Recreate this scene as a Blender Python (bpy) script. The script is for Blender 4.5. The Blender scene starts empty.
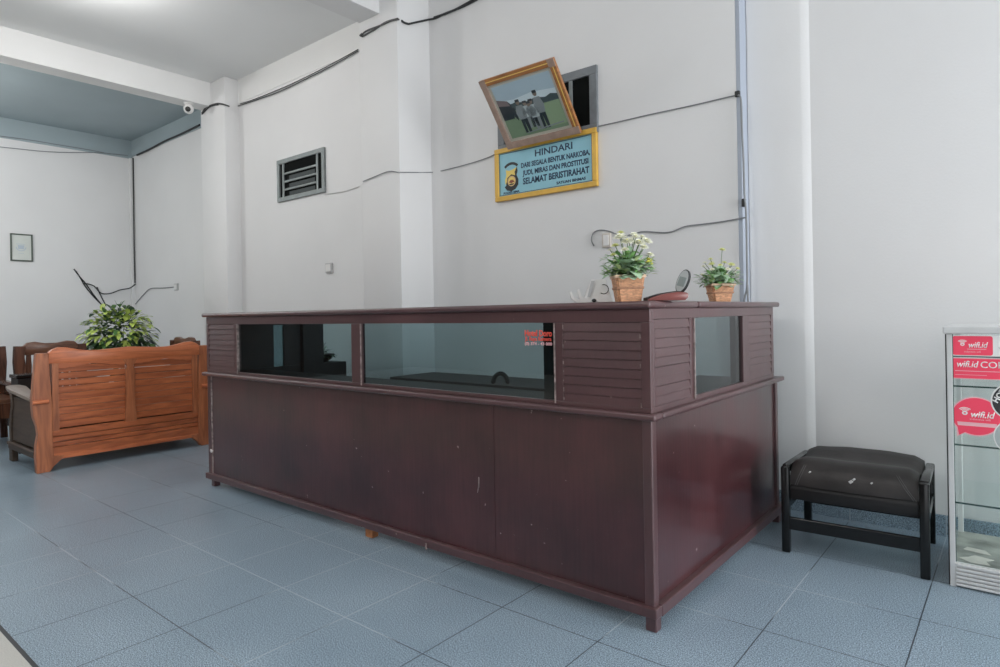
import bpy, bmesh, math, random
from mathutils import Vector, Matrix, Quaternion
import mathutils
PI = math.pi
rnd = random.Random(7)
SC = bpy.context.scene
COL = SC.collection

# ------------------------------------------------------------------ camera
H = 1.0753
YAW, PITCH, ROLL, F, CY = 0.6877, -0.0014, -0.0174, 633.74, 314.31
FW = Vector((-math.sin(YAW) * math.cos(PITCH), math.cos(YAW) * math.cos(PITCH), math.sin(PITCH)))
_rt = Vector((math.cos(YAW), math.sin(YAW), 0)); _up = _rt.cross(FW)
RT = _rt * math.cos(ROLL) + _up * math.sin(ROLL)
UP = -_rt * math.sin(ROLL) + _up * math.cos(ROLL)
CAM = Vector((0, 0, H))
cd = bpy.data.cameras.new('camera'); cam = bpy.data.objects.new('camera', cd); COL.objects.link(cam)
cam.matrix_world = Matrix(((RT.x, UP.x, -FW.x, 0), (RT.y, UP.y, -FW.y, 0), (RT.z, UP.z, -FW.z, H), (0, 0, 0, 1)))
cd.sensor_width = 36; cd.sensor_fit = 'HORIZONTAL'; cd.lens = F / 1000 * 36
cd.shift_y = (CY - 333.5) / 1000
cd.clip_start = 0.05; cd.clip_end = 200
SC.camera = cam

# measured points: a direction seen from the viewpoint met with a real plane of the room
def _ray(x, y): return FW * F + RT * (x - 500) - UP * (y - CY)
def onY(x, y, Y): d = _ray(x, y); return CAM + d * (Y / d.y)
def onX(x, y, X): d = _ray(x, y); return CAM + d * (X / d.x)

# ------------------------------------------------------------------ materials
def nt(name):
    m = bpy.data.materials.new(name); m.use_nodes = True
    return m, m.node_tree.nodes, m.node_tree.links
def mat(name, col, rough=0.5, metal=0.0, spec=0.5, var=0.0, vscale=8.0, bump=0.0, bscale=60.0, stretch=None, col2=None, coat=0.0):
    m, N, L = nt(name); b = N['Principled BSDF']
    b.inputs['Roughness'].default_value = rough; b.inputs['Metallic'].default_value = metal
    b.inputs['Specular IOR Level'].default_value = spec
    b.inputs['Coat Weight'].default_value = coat; b.inputs['Coat Roughness'].default_value = .15
    c = (*col, 1)
    b.inputs['Base Color'].default_value = c
    tc = N.new('ShaderNodeTexCoord'); mp = N.new('ShaderNodeMapping')
    L.new(tc.outputs['Object'], mp.inputs['Vector'])
    if stretch: mp.inputs['Scale'].default_value = stretch
    if var or col2:
        no = N.new('ShaderNodeTexNoise'); no.inputs['Scale'].default_value = vscale; no.inputs['Detail'].default_value = 5
        L.new(mp.outputs[0], no.inputs['Vector'])
        rp = N.new('ShaderNodeValToRGB')
        lo = col2 if col2 else tuple(v * (1 - var) for v in col)
        hi = col if col2 else tuple(min(1, v * (1 + var)) for v in col)
        rp.color_ramp.elements[0].position = .32; rp.color_ramp.elements[1].position = .68
        rp.color_ramp.elements[0].color = (*lo, 1); rp.color_ramp.elements[1].color = (*hi, 1)
        L.new(no.outputs['Fac'], rp.inputs['Fac']); L.new(rp.outputs['Color'], b.inputs['Base Color'])
    if bump:
        n2 = N.new('ShaderNodeTexNoise'); n2.inputs['Scale'].default_value = bscale; n2.inputs['Detail'].default_value = 4
        L.new(mp.outputs[0], n2.inputs['Vector'])
        bp = N.new('ShaderNodeBump'); bp.inputs['Strength'].default_value = bump; bp.inputs['Distance'].default_value = .01
        L.new(n2.outputs['Fac'], bp.inputs['Height']); L.new(bp.outputs['Normal'], b.inputs['Normal'])
    return m

def tile_mat(name, colA, colB, tile, x0, y0, grout=(.44, .50, .54), speck=.7, rough=.32):
    m, N, L = nt(name); b = N['Principled BSDF']
    geo = N.new('ShaderNodeNewGeometry'); sx = N.new('ShaderNodeSeparateXYZ'); L.new(geo.outputs['Position'], sx.inputs[0])
    def math_(op, a, bb=None, c=None):
        n = N.new('ShaderNodeMath'); n.operation = op
        for i, v in enumerate((a, bb, c)):
            if v is None: continue
            if isinstance(v, (int, float)): n.inputs[i].default_value = v
            else: L.new(v, n.inputs[i])
        return n.outputs[0]
    def mix(fac, a, c, typ='MIX'):
        n = N.new('ShaderNodeMix'); n.data_type = 'RGBA'; n.blend_type = typ
        if isinstance(fac, (int, float)): n.inputs[0].default_value = fac
        else: L.new(fac, n.inputs[0])
        for i, v in ((6, a), (7, c)):
            if isinstance(v, tuple): n.inputs[i].default_value = (*v, 1)
            else: L.new(v, n.inputs[i])
        return n.outputs[2]
    u = math_('DIVIDE', math_('SUBTRACT', sx.outputs[0], x0), tile); v = math_('DIVIDE', math_('SUBTRACT', sx.outputs[1], y0), tile)
    du = math_('ABSOLUTE', math_('SUBTRACT', math_('FRACT', u), .5)); dv = math_('ABSOLUTE', math_('SUBTRACT', math_('FRACT', v), .5))
    gmask = math_('GREATER_THAN', math_('MAXIMUM', du, dv), .5 - .0020 / tile)
    cell = N.new('ShaderNodeCombineXYZ'); L.new(math_('FLOOR', u), cell.inputs[0]); L.new(math_('FLOOR', v), cell.inputs[1])
    wn = N.new('ShaderNodeTexWhiteNoise'); L.new(cell.outputs[0], wn.inputs['Vector'])
    big = N.new('ShaderNodeTexNoise'); big.inputs['Scale'].default_value = 2.2; big.inputs['Detail'].default_value = 4; L.new(geo.outputs['Position'], big.inputs['Vector'])
    sp = N.new('ShaderNodeTexNoise'); sp.inputs['Scale'].default_value = 240; sp.inputs['Detail'].default_value = 1.5; sp.inputs['Roughness'].default_value = .7
    L.new(geo.outputs['Position'], sp.inputs['Vector'])
    base = mix(math_('MULTIPLY_ADD', big.outputs['Fac'], .9, math_('MULTIPLY_ADD', wn.outputs['Value'], .08, -.04)), colB, colA)
    rp = N.new('ShaderNodeValToRGB'); rp.color_ramp.elements[0].position = .36; rp.color_ramp.elements[1].position = .64
    lo, hi = 1 - speck, 1 + speck
    rp.color_ramp.elements[0].color = (lo, lo, lo, 1); rp.color_ramp.elements[1].color = (hi, hi, hi, 1)
    L.new(sp.outputs['Fac'], rp.inputs['Fac'])
    spk = mix(1.0, base, rp.outputs['Color'], 'MULTIPLY')
    # grout: some joints dark with dirt, some pale
    gn = N.new('ShaderNodeTexNoise'); gn.inputs['Scale'].default_value = 1.05; gn.inputs['Detail'].default_value = 2; L.new(geo.outputs['Position'], gn.inputs['Vector'])
    gr = N.new('ShaderNodeValToRGB'); gr.color_ramp.elements[0].position = .50; gr.color_ramp.elements[1].position = .54
    gr.color_ramp.elements[0].color = (.045, .06, .075, 1); gr.color_ramp.elements[1].color = (*grout, 1)
    L.new(gn.outputs['Fac'], gr.inputs['Fac'])
    L.new(mix(gmask, spk, gr.outputs['Color']), b.inputs['Base Color'])
    L.new(math_('MULTIPLY_ADD', big.outputs['Fac'], .22, rough - .1), b.inputs['Roughness'])
    b.inputs['Specular IOR Level'].default_value = .45
    bp = N.new('ShaderNodeBump'); bp.inputs['Strength'].default_value = .10; bp.inputs['Distance'].default_value = .001
    L.new(math_('SUBTRACT', math_('MULTIPLY', sp.outputs['Fac'], .25), gmask), bp.inputs['Height']); L.new(bp.outputs['Normal'], b.inputs['Normal'])
    return m

def glass_mat(name, tint, base=.03, scale=1.0, rough=.02):
    m, N, L = nt(name); N.remove(N['Principled BSDF'])
    out = N['Material Output']; tr = N.new('ShaderNodeBsdfTransparent'); gl = N.new('ShaderNodeBsdfGlossy'); mx = N.new('ShaderNodeMixShader')
    tr.inputs['Color'].default_value = (*tint, 1); gl.inputs['Roughness'].default_value = rough
    gl.inputs['Color'].default_value = (1, 1, 1, 1)
    fr = N.new('ShaderNodeFresnel'); fr.inputs['IOR'].default_value = 1.5
    mm = N.new('ShaderNodeMath'); mm.operation = 'MULTIPLY_ADD'; mm.inputs[1].default_value = scale; mm.inputs[2].default_value = base; mm.use_clamp = True
    ge = N.new('ShaderNodeNewGeometry'); iv = N.new('ShaderNodeMath'); iv.operation = 'SUBTRACT'; iv.inputs[0].default_value = 1.0; L.new(ge.outputs['Backfacing'], iv.inputs[1])
    fm = N.new('ShaderNodeMath'); fm.operation = 'MULTIPLY'; L.new(mm.outputs[0], fm.inputs[0]); L.new(iv.outputs[0], fm.inputs[1])
    L.new(fr.outputs[0], mm.inputs[0]); L.new(fm.outputs[0], mx.inputs[0])
    L.new(tr.outputs[0], mx.inputs[1]); L.new(gl.outputs[0], mx.inputs[2]); L.new(mx.outputs[0], out.inputs['Surface'])
    return m

def wood_mat(name, a, bcol, rough=.35, axis=1, scale=1.0):
    m, N, L = nt(name); b = N['Principled BSDF']
    tc = N.new('ShaderNodeTexCoord'); mp = N.new('ShaderNodeMapping'); L.new(tc.outputs['Object'], mp.inputs['Vector'])
    s = [14 * scale] * 3; s[axis] = 1.6 * scale; mp.inputs['Scale'].default_value = s
    no = N.new('ShaderNodeTexNoise'); no.inputs['Scale'].default_value = 2.0; no.inputs['Detail'].default_value = 6; no.inputs['Distortion'].default_value = 1.2
    L.new(mp.outputs[0], no.inputs['Vector'])
    rp = N.new('ShaderNodeValToRGB'); rp.color_ramp.elements[0].position = .3; rp.color_ramp.elements[1].position = .7
    rp.color_ramp.elements[0].color = (*bcol, 1); rp.color_ramp.elements[1].color = (*a, 1)
    L.new(no.outputs['Fac'], rp.inputs['Fac']); L.new(rp.outputs['Color'], b.inputs['Base Color'])
    b.inputs['Roughness'].default_value = rough
    bp = N.new('ShaderNodeBump'); bp.inputs['Strength'].default_value = .15; bp.inputs['Distance'].default_value = .004
    L.new(no.outputs['Fac'], bp.inputs['Height']); L.new(bp.outputs['Normal'], b.inputs['Normal'])
    return m

def paint_mat(name, a, bcol, rough=.33, coat_rough=.16):
    # old brown gloss paint: blotches, fine vertical brush marks, a few pale scratches
    m, N, L = nt(name); b = N['Principled BSDF']
    tc = N.new('ShaderNodeTexCoord')
    n1 = N.new('ShaderNodeTexNoise'); n1.inputs['Scale'].default_value = 3.0; n1.inputs['Detail'].default_value = 6; L.new(tc.outputs['Object'], n1.inputs['Vector'])
    mp = N.new('ShaderNodeMapping'); mp.inputs['Scale'].default_value = (40, 40, 2.5); L.new(tc.outputs['Object'], mp.inputs['Vector'])
    n2 = N.new('ShaderNodeTexNoise'); n2.inputs['Scale'].default_value = 2; n2.inputs['Detail'].default_value = 4; L.new(mp.outputs[0], n2.inputs['Vector'])
    ad = N.new('ShaderNodeMath'); ad.operation = 'MULTIPLY_ADD'; ad.inputs[1].default_value = .35; L.new(n2.outputs['Fac'], ad.inputs[0])
    sb = N.new('ShaderNodeMath'); sb.operation = 'SUBTRACT'; sb.inputs[1].default_value = .17; L.new(n1.outputs['Fac'], sb.inputs[0]); L.new(sb.outputs[0], ad.inputs[2])
    rp = N.new('ShaderNodeValToRGB'); rp.color_ramp.elements[0].position = .3; rp.color_ramp.elements[1].position = .72
    rp.color_ramp.elements[0].color = (*bcol, 1); rp.color_ramp.elements[1].color = (*a, 1); L.new(ad.outputs[0], rp.inputs['Fac'])
    vs = N.new('ShaderNodeTexNoise'); vs.inputs['Scale'].default_value = 34; vs.inputs['Detail'].default_value = 2; L.new(tc.outputs['Object'], vs.inputs['Vector'])
    r2 = N.new('ShaderNodeValToRGB'); r2.color_ramp.elements[0].position = .755; r2.color_ramp.elements[1].position = .79
    L.new(vs.outputs['Fac'], r2.inputs['Fac'])
    mx = N.new('ShaderNodeMix'); mx.data_type = 'RGBA'; mx.inputs[7].default_value = (.30, .22, .22, 1)
    L.new(r2.outputs['Color'], mx.inputs[0]); L.new(rp.outputs['Color'], mx.inputs[6]); L.new(mx.outputs[2], b.inputs['Base Color'])
    rr = N.new('ShaderNodeMath'); rr.operation = 'MULTIPLY_ADD'; rr.inputs[1].default_value = .25; rr.inputs[2].default_value = rough - .12
    L.new(n1.outputs['Fac'], rr.inputs[0]); L.new(rr.outputs[0], b.inputs['Roughness'])
    bp = N.new('ShaderNodeBump'); b.inputs['Coat Weight'].default_value = .8; b.inputs['Coat Roughness'].default_value = coat_rough; b.inputs['Coat IOR'].default_value = 1.5; b.inputs['Specular IOR Level'].default_value = .35
    bp.inputs['Strength'].default_value = .12; bp.inputs['Distance'].default_value = .003
    L.new(n2.outputs['Fac'], bp.inputs['Height']); L.new(bp.outputs['Normal'], b.inputs['Normal'])
    return m

M = {}
M['wall'] = mat('white_wall_paint', (.73, .73, .735), .55, var=.025, vscale=1.3, bump=.06, bscale=90)
M['beam'] = mat('white_beam_paint', (.74, .74, .735), .55, var=.02, vscale=1.5, bump=.05, bscale=70)
M['ceil'] = mat('grey_white_ceiling_paint', (.81, .82, .825), .6, var=.03, vscale=.8)
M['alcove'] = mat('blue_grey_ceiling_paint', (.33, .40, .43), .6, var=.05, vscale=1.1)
M['floor'] = tile_mat('blue_speckled_tile', (.325, .41, .48), (.175, .243, .302), .40, -1.8795, .9847)
M['beige'] = tile_mat('beige_floor_tile', (.55, .54, .50), (.47, .46, .43), .60, -1.6, .59, grout=(.4, .4, .38), speck=.08, rough=.35)
M['dark_strip'] = mat('dark_joint', (.03, .035, .04), .6)
M['paint'] = paint_mat('brown_gloss_paint', (.078, .024, .027), (.036, .011, .013))
M['paint_trim'] = paint_mat('brown_trim_paint', (.096, .041, .044), (.060, .026, .029), .42, .32)
M['added_dark'] = mat('added_dark_finish', (.05, .035, .028), .5, var=.3, vscale=6)  # dark finish for unseen surfaces, added to darken reflections
M['raw'] = mat('raw_timber', (.42, .17, .07), .7, var=.3, vscale=30)
M['worn'] = mat('worn_edge', (.27, .215, .205), .6, var=.55, vscale=45)
M['glass_counter'] = glass_mat('tinted_counter_glass', (.57, .67, .69), .02, 1.0)
M['glass_clear'] = glass_mat('clear_glass', (.965, .985, .98), .0, .9)
M['glass_edge'] = mat('green_glass_edge', (.03, .07, .065), .15)
M['black'] = mat('black_plastic', (.012, .012, .013), .4)
M['darkvoid'] = mat('dark_painted_wood', (.018, .016, .017), .5, var=.3)
M['void'] = mat('unlit_opening', (.006, .007, .007), .9, spec=.1)
M['cable'] = mat('black_cable', (.018, .02, .022), .5)
M['cable_grey'] = mat('grey_cable', (.20, .21, .22), .5)
M['cable_white'] = mat('white_cable', (.66, .66, .66), .5)
M['step_shade'] = mat('blue_grey_step_shade', (.36, .40, .47), .5)  # blue-grey stands in for shade on the wall step
M['white_plastic'] = mat('white_plastic', (.76, .75, .74), .4)
M['grey_plastic'] = mat('grey_plastic', (.50, .50, .51), .45)
M['alu'] = mat('grey_white_aluminium', (.62, .63, .63), .45, metal=.1, var=.04, vscale=12)
M['steelframe'] = mat('grey_painted_steel', (.235, .265, .265), .5, var=.1, vscale=20)
M['ventframe2'] = mat('blue_grey_painted_steel', (.17, .185, .20), .5, var=.1, vscale=20)
M['gold'] = mat('yellow_frame_paint', (.68, .41, .07), .45, var=.08, vscale=15)
M['goldline'] = mat('frame_gold_line', (.78, .55, .16), .4)
M['sky_board'] = mat('light_blue_sign_board', (.26, .52, .62), .5, var=.03)
M['navy'] = mat('navy_lettering', (.02, .05, .10), .5)
M['yellow'] = mat('emblem_yellow', (.80, .62, .16), .5)
M['emblem_black'] = mat('emblem_black', (.02, .022, .025), .5)
M['emblem_tan'] = mat('emblem_tan', (.62, .42, .20), .5)
M['emblem_red'] = mat('emblem_brown_red', (.25, .07, .04), .5)
M['orange_frame'] = wood_mat('orange_frame_wood', (.46, .20, .065), (.24, .10, .04), .35, 0)
M['mauve_frame'] = mat('mauve_frame_wood', (.34, .245, .20), .5, var=.12, vscale=20)  # greyer brown for left and bottom rails and the corners
M['matboard'] = mat('cream_mount', (.58, .53, .47), .6)
for n_, c_ in dict(ph_sky=(.34, .42, .50), ph_cloud=(.50, .56, .62), ph_tree=(.05, .075, .085), ph_lawn=(.17, .235, .16), ph_lawn2=(.23, .30, .20), ph_dark=(.03, .04, .05), ph_grey=(.20, .22, .24), ph_light=(.40, .44, .47), ph_skin=(.19, .15, .13), ph_roof=(.18, .14, .15)).items():
    M[n_] = mat('photo_' + n_[3:], tuple(v * 1.4 for v in c_), .3)
M['pot'] = mat('woven_wicker', (.62, .33, .19), .7, var=.3, vscale=70, bump=.6, bscale=160, stretch=(1, 1, 2.5))
M['pot_rim'] = mat('pale_wicker_rim', (.78, .56, .40), .7, var=.2, vscale=80)
M['pot_band'] = mat('dark_wicker_band', (.36, .19, .11), .7, var=.2, vscale=80)
M['soil'] = mat('dark_moss', (.05, .06, .03), .9)
M['leaf_sage'] = mat('sage_leaf', (.42, .57, .40), .5, var=.35, vscale=30)
M['leaf_green'] = mat('green_leaf', (.22, .42, .15), .45, var=.4, vscale=30)
M['leaf_pale'] = mat('pale_yellow_leaf', (.52, .60, .30), .5, var=.2, vscale=30)
M['leaf_dark'] = mat('dark_leaf', (.022, .055, .022), .35, var=.3, vscale=20)
M['leaf_mid'] = mat('mid_leaf', (.07, .16, .04), .38, var=.4, vscale=25)
M['leaf_lime'] = mat('lime_leaf', (.46, .58, .13), .4, var=.25, vscale=20)
M['petal'] = mat('cream_petal', (.84, .84, .72), .6, var=.06, vscale=60)
M['petal_y'] = mat('pale_yellow_petal', (.74, .76, .38), .6, var=.1, vscale=60)
M['bud'] = mat('yellow_bud', (.62, .60, .10), .6)
M['stem'] = mat('green_stem', (.10, .17, .05), .6)
M['red_body'] = mat('red_brown_plastic', (.17, .042, .036), .35, coat=.2)
M['lcd'] = mat('grey_lcd', (.27, .31, .31), .25)
M['silver'] = mat('silver_plastic', (.42, .44, .45), .35)
M['wood_sofa'] = wood_mat('orange_brown_teak', (.60, .178, .066), (.30, .078, .030), .32, 1)
M['wood_crest'] = wood_mat('orange_brown_teak_light', (.68, .205, .080), (.44, .12, .046), .34, 1)
M['wood_post'] = wood_mat('orange_brown_teak_upright', (.53, .18, .074), (.28, .085, .036), .34, 2)
M['wood_dark'] = wood_mat('dark_brown_wood', (.085, .055, .038), (.045, .029, .021), .55, 0)  # darker brown for the sofa's seat, legs and side panels
M['wood_arm'] = wood_mat('greyed_arm_wood', (.30, .245, .21), (.20, .155, .13), .35, 0)
M['wood_chair'] = wood_mat('walnut_varnish', (.145, .062, .036), (.05, .023, .016), .22, 2)
M['wood_chair_crest'] = wood_mat('walnut_crest', (.19, .085, .048), (.10, .045, .028), .3, 1)
M['leather'] = mat('worn_black_leather', (.026, .0225, .0215), .46, spec=.4, var=.35, vscale=9, bump=.10, bscale=45)
M['leather_low'] = mat('black_vinyl_skirt', (.012, .0115, .012), .5, spec=.3, bump=.15, bscale=40)
M['lacquer'] = mat('black_lacquer', (.006, .0065, .007), .2, spec=.4)
M['scuff'] = mat('pale_scuff', (.5, .49, .48), .7)
M['red'] = mat('red_vinyl', (.95, .068, .135), .4)
M['pink'] = mat('pink_vinyl', (.90, .50, .54), .4)
M['white_vinyl'] = mat('white_vinyl', (.85, .85, .84), .4)
M['black_vinyl'] = mat('black_vinyl', (.03, .032, .035), .4)
M['grey_vinyl'] = mat('grey_vinyl', (.42, .47, .47), .4)
M['teal_vinyl'] = mat('teal_vinyl', (.15, .42, .38), .4)
M['sticker_red'] = mat('sticker_red', (.85, .09, .06), .5)
M['paper'] = mat('old_paper', (.62, .60, .55), .8, var=.1, vscale=20)
M['deck'] = mat('stained_cabinet_deck', (.30, .31, .28), .6, var=.45, vscale=9)
M['chrome'] = mat('chrome', (.7, .7, .7), .15, metal=1)
M['art'] = mat('pale_certificate', (.63, .66, .63), .5, var=.03)
M['art_blue'] = mat('certificate_blue', (.46, .53, .60), .5)
M['green_frame'] = mat('dark_green_frame', (.075, .095, .075), .45)

# ------------------------------------------------------------------ mesh builder
class MB:
    def __init__(self): self.bm = bmesh.new(); self.mi = 0
    def _merge(self, t, mi=None):
        for f in t.faces: f.material_index = self.mi if mi is None else mi
        me = bpy.data.meshes.new('t'); t.to_mesh(me); t.free(); self.bm.from_mesh(me); bpy.data.meshes.remove(me); return self
    def box(self, x0, x1, y0, y1, z0, z1, bev=0.0, mi=None, rot=None, seg=2):
        t = bmesh.new(); bmesh.ops.create_cube(t, size=1)
        c = Vector(((x0 + x1) / 2, (y0 + y1) / 2, (z0 + z1) / 2)); s = (abs(x1 - x0), abs(y1 - y0), abs(z1 - z0))
        for v in t.verts: v.co = Vector((v.co.x * s[0], v.co.y * s[1], v.co.z * s[2]))
        if bev: bmesh.ops.bevel(t, geom=t.edges[:], offset=min(bev, min(s) * .45), segments=seg, affect='EDGES', profile=.5)
        for v in t.verts:
            if rot: v.co = rot @ v.co
            v.co += c
        return self._merge(t, mi)
    def prism(self, pts, f0, f1, mi=None, bev=0.0):
        # pts: list of 2D points; f0/f1 map (a,b)->Vector for the two ends
        t = bmesh.new(); n = len(pts)
        a = [t.verts.new(f0(*p)) for p in pts]; b = [t.verts.new(f1(*p)) for p in pts]
        t.faces.new(a); t.faces.new(b[::-1])
        for i in range(n): t.faces.new((a[i], b[i], b[(i + 1) % n], a[(i + 1) % n]))
        bmesh.ops.recalc_face_normals(t, faces=t.faces[:])
        if bev: bmesh.ops.bevel(t, geom=t.edges[:], offset=bev, segments=2, affect='EDGES', profile=.5)
        return self._merge(t, mi)
    def prismX(self, pts, x0, x1, **k): return self.prism(pts, lambda a, b: Vector((x0, a, b)), lambda a, b: Vector((x1, a, b)), **k)
    def prismY(self, pts, y0, y1, **k): return self.prism(pts, lambda a, b: Vector((a, y0, b)), lambda a, b: Vector((a, y1, b)), **k)
    def prismZ(self, pts, z0, z1, **k): return self.prism(pts, lambda a, b: Vector((a, b, z0)), lambda a, b: Vector((a, b, z1)), **k)
    def tube(self, pts, r, n=8, mi=None, taper=None):
        t = bmesh.new(); pts = [Vector(p) for p in pts]; rings = []
        prev = None
        for i, p in enumerate(pts):
            d = (pts[min(i + 1, len(pts) - 1)] - pts[max(i - 1, 0)])
            if d.length < 1e-9: d = Vector((0, 0, 1))
            d.normalize()
            if prev is None:
                a = d.orthogonal().normalized()
            else:
                a = (prev - d * prev.dot(d)); a = a.normalized() if a.length > 1e-6 else d.orthogonal().normalized()
            prev = a; b = d.cross(a)
            rr = r if taper is None else r * (1 + (taper - 1) * i / max(1, len(pts) - 1))
            rings.append([t.verts.new(p + (a * math.cos(2 * PI * k / n) + b * math.sin(2 * PI * k / n)) * rr) for k in range(n)])
        for A, B in zip(rings, rings[1:]):
            for k in range(n): t.faces.new((A[k], A[(k + 1) % n], B[(k + 1) % n], B[k]))
        t.faces.new(rings[0][::-1]); t.faces.new(rings[-1])
        bmesh.ops.recalc_face_normals(t, faces=t.faces[:])
        return self._merge(t, mi)
    def lathe(self, prof, c, n=24, mi=None, rot=None):
        t = bmesh.new(); c = Vector(c); rings = []
        for r, z in prof:
            ring = []
            for k in range(n):
                v = Vector((max(r, 1e-4) * math.cos(2 * PI * k / n), max(r, 1e-4) * math.sin(2 * PI * k / n), z))
                if rot: v = rot @ v
                ring.append(t.verts.new(v + c))
            rings.append(ring)
        for A, B in zip(rings, rings[1:]):
            for k in range(n): t.faces.new((A[k], A[(k + 1) % n], B[(k + 1) % n], B[k]))
        t.faces.new(rings[0][::-1]); t.faces.new(rings[-1])
        bmesh.ops.recalc_face_normals(t, faces=t.faces[:])
        return self._merge(t, mi)
    def ball(self, c, r, mi=None, s=(1, 1, 1), seg=16):
        t = bmesh.new(); bmesh.ops.create_uvsphere(t, u_segments=seg, v_segments=max(6, seg // 2), radius=r)
        for v in t.verts: v.co = Vector((v.co.x * s[0], v.co.y * s[1], v.co.z * s[2])) + Vector(c)
        return self._merge(t, mi)
    def leaf(self, p, d, up, ln, w, mi=None, droop=.25, n=5, fold=.15):
        p = Vector(p); d = Vector(d).normalized(); side = d.cross(Vector(up))
        if side.length < 1e-4: side = d.orthogonal()
        side.normalize(); nrm = side.cross(d).normalized()
        t = bmesh.new(); L_, C_, R_ = [], [], []
        for i in range(n + 1):
            s = i / n; wd = w * .5 * math.sin(PI * min(1, s * .93 + .035)) ** .8
            c = p + d * (ln * s * (1 - .12 * droop * s)) + Vector((0, 0, -1)) * (droop * ln * s * s)
            C_.append(t.verts.new(c)); L_.append(t.verts.new(c - side * wd + nrm * fold * wd)); R_.append(t.verts.new(c + side * wd + nrm * fold * wd))
        for i in range(n):
            t.faces.new((L_[i], C_[i], C_[i + 1], L_[i + 1])); t.faces.new((C_[i], R_[i], R_[i + 1], C_[i + 1]))
        return self._merge(t, mi)

def obj(name, mb, mats, parent=None, smooth=False, root=None, local=False, origin=None):
    """link the builder's shapes as one mesh; shapes are given in room coordinates unless local"""
    if not isinstance(mats, (list, tuple)): mats = [mats]
    me = bpy.data.meshes.new(name)
    r = parent
    while r is not None and r.parent is not None: r = r.parent
    off = None
    if parent is not None and not local:
        off = r.matrix_basis.inverted()
        if parent.parent is not None or parent.type == 'MESH':
            q = parent; mm = Matrix.Identity(4); chain = []
            while q is not None: chain.append(q); q = q.parent
            for q in reversed(chain): mm = mm @ q.matrix_basis
            off = mm.inverted()
        bmesh.ops.transform(mb.bm, matrix=off, verts=mb.bm.verts)
    loc = None
    if parent is None:
        if origin is None:
            xs = [v.co for v in mb.bm.verts]
            lo = Vector((min(v.x for v in xs), min(v.y for v in xs), min(v.z for v in xs))); hi = Vector((max(v.x for v in xs), max(v.y for v in xs), max(v.z for v in xs)))
            loc = Vector(((lo.x + hi.x) / 2, (lo.y + hi.y) / 2, lo.z))
        else: loc = Vector(origin)
        bmesh.ops.translate(mb.bm, vec=-loc, verts=mb.bm.verts)
    mb.bm.to_mesh(me); mb.bm.free()
    for m in mats: me.materials.append(M[m] if isinstance(m, str) else m)
    if smooth:
        for p in me.polygons: p.use_smooth = True
        try: me.set_sharp_from_angle(angle=math.radians(38))
        except Exception: pass
    o = bpy.data.objects.new(name, me); COL.objects.link(o)
    if parent is not None: o.parent = parent
    if loc is not None: o.location = loc
    return o
def tag(o, label=None, cat=None, group=None, kind=None):
    if label: o['label'] = label
    if cat: o['category'] = cat
    if group: o['group'] = group
    if kind: o['kind'] = kind
    return o
def thing(name, label, cat, loc=(0, 0, 0), rz=0.0, group=None):
    o = bpy.data.objects.new(name, None); COL.objects.link(o); o.empty_display_size = .1
    o.matrix_basis = Matrix.Translation(Vector(loc)) @ Matrix.Rotation(rz, 4, 'Z')
    return tag(o, label, cat, group)
def copy_tree(o, parent=None):
    c = o.copy(); COL.objects.link(c); c.parent = parent
    for ch in list(o.children): copy_tree(ch, c)
    return c
def struct(name, mb, mats, label=None, smooth=False):
    o = obj(name, mb, mats, smooth=smooth); o['kind'] = 'structure'
    if label: o['label'] = label
    return o
def text_mb(s, size, mapf, mb=None, mi=0, align='CENTER', width=None, bold=0.0, depth=.0008, shear=0.0):
    """lettering as solid thin letters; mapf(u, v, d) -> point (d: height above the face)"""
    cu = bpy.data.curves.new('txt', 'FONT'); cu.body = s; cu.size = size; cu.align_x = align; cu.align_y = 'CENTER'; cu.offset = bold; cu.shear = shear
    cu.resolution_u = 3
    o = bpy.data.objects.new('txt', cu); COL.objects.link(o)
    dg = bpy.context.evaluated_depsgraph_get(); dg.update()
    me = bpy.data.meshes.new_from_object(o.evaluated_get(dg)); bpy.data.objects.remove(o); bpy.data.curves.remove(cu)
    mb = mb or MB(); t = bmesh.new(); t.from_mesh(me); bpy.data.meshes.remove(me)
    if width and len(t.verts):
        xs = [v.co.x for v in t.verts]; w = max(xs) - min(xs); k = width / max(w, 1e-6)
        for v in t.verts: v.co.x *= k
    r = bmesh.ops.extrude_face_region(t, geom=t.faces[:])
    for v in [g for g in r['geom'] if isinstance(g, bmesh.types.BMVert)]: v.co.z += depth
    for v in t.verts: v.co = mapf(v.co.x, v.co.y, v.co.z)
    bmesh.ops.recalc_face_normals(t, faces=t.faces[:])
    mb._merge(t, mi); return mb

# ------------------------------------------------------------------ room
XL, YA, WY, WR = -9.76, 3.68, 3.49, 3.61       # left wall, alcove wall, wall behind counter, right-hand wall
ZC, ZB = 3.62, 3.365                            # ceiling, beam undersides
XE, YF = 4.2, -5.0                              # far right side and street side of the hall
C1L, C1R, C1Y = -6.96, -6.43, 3.33              # left column
C2L, C2R, C2Y = -3.974, -3.532, 3.16            # column behind the counter
XS = -1.18                                      # where the wall steps back
struct('floor', MB().box(XL - .2, XE + .2, .60, WR + .4, -.12, 0), 'floor')
struct('floor_front', MB().box(XL - .2, XE + .2, YF - .2, .585, -.12, .004), 'beige')
struct('trim_1', MB().box(XL - .2, XE + .2, .585, .60, -.12, .001), 'dark_strip', 'dark joint between blue and beige floor')
b = MB()
b.box(C1R + .2, XS, WY, WY + .25, 0, ZC); b.box(C1L, C1R + .2, WY, WY + .25, 0, ZC)
struct('wall_back', b, 'wall')
struct('wall_alcove', MB().box(XL - .2, C1L, YA, YA + .2, 0, ZC), 'wall')
struct('wall_right', MB().box(XS, XE + .2, WR, WR + .25, 0, ZC), 'wall')
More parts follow.
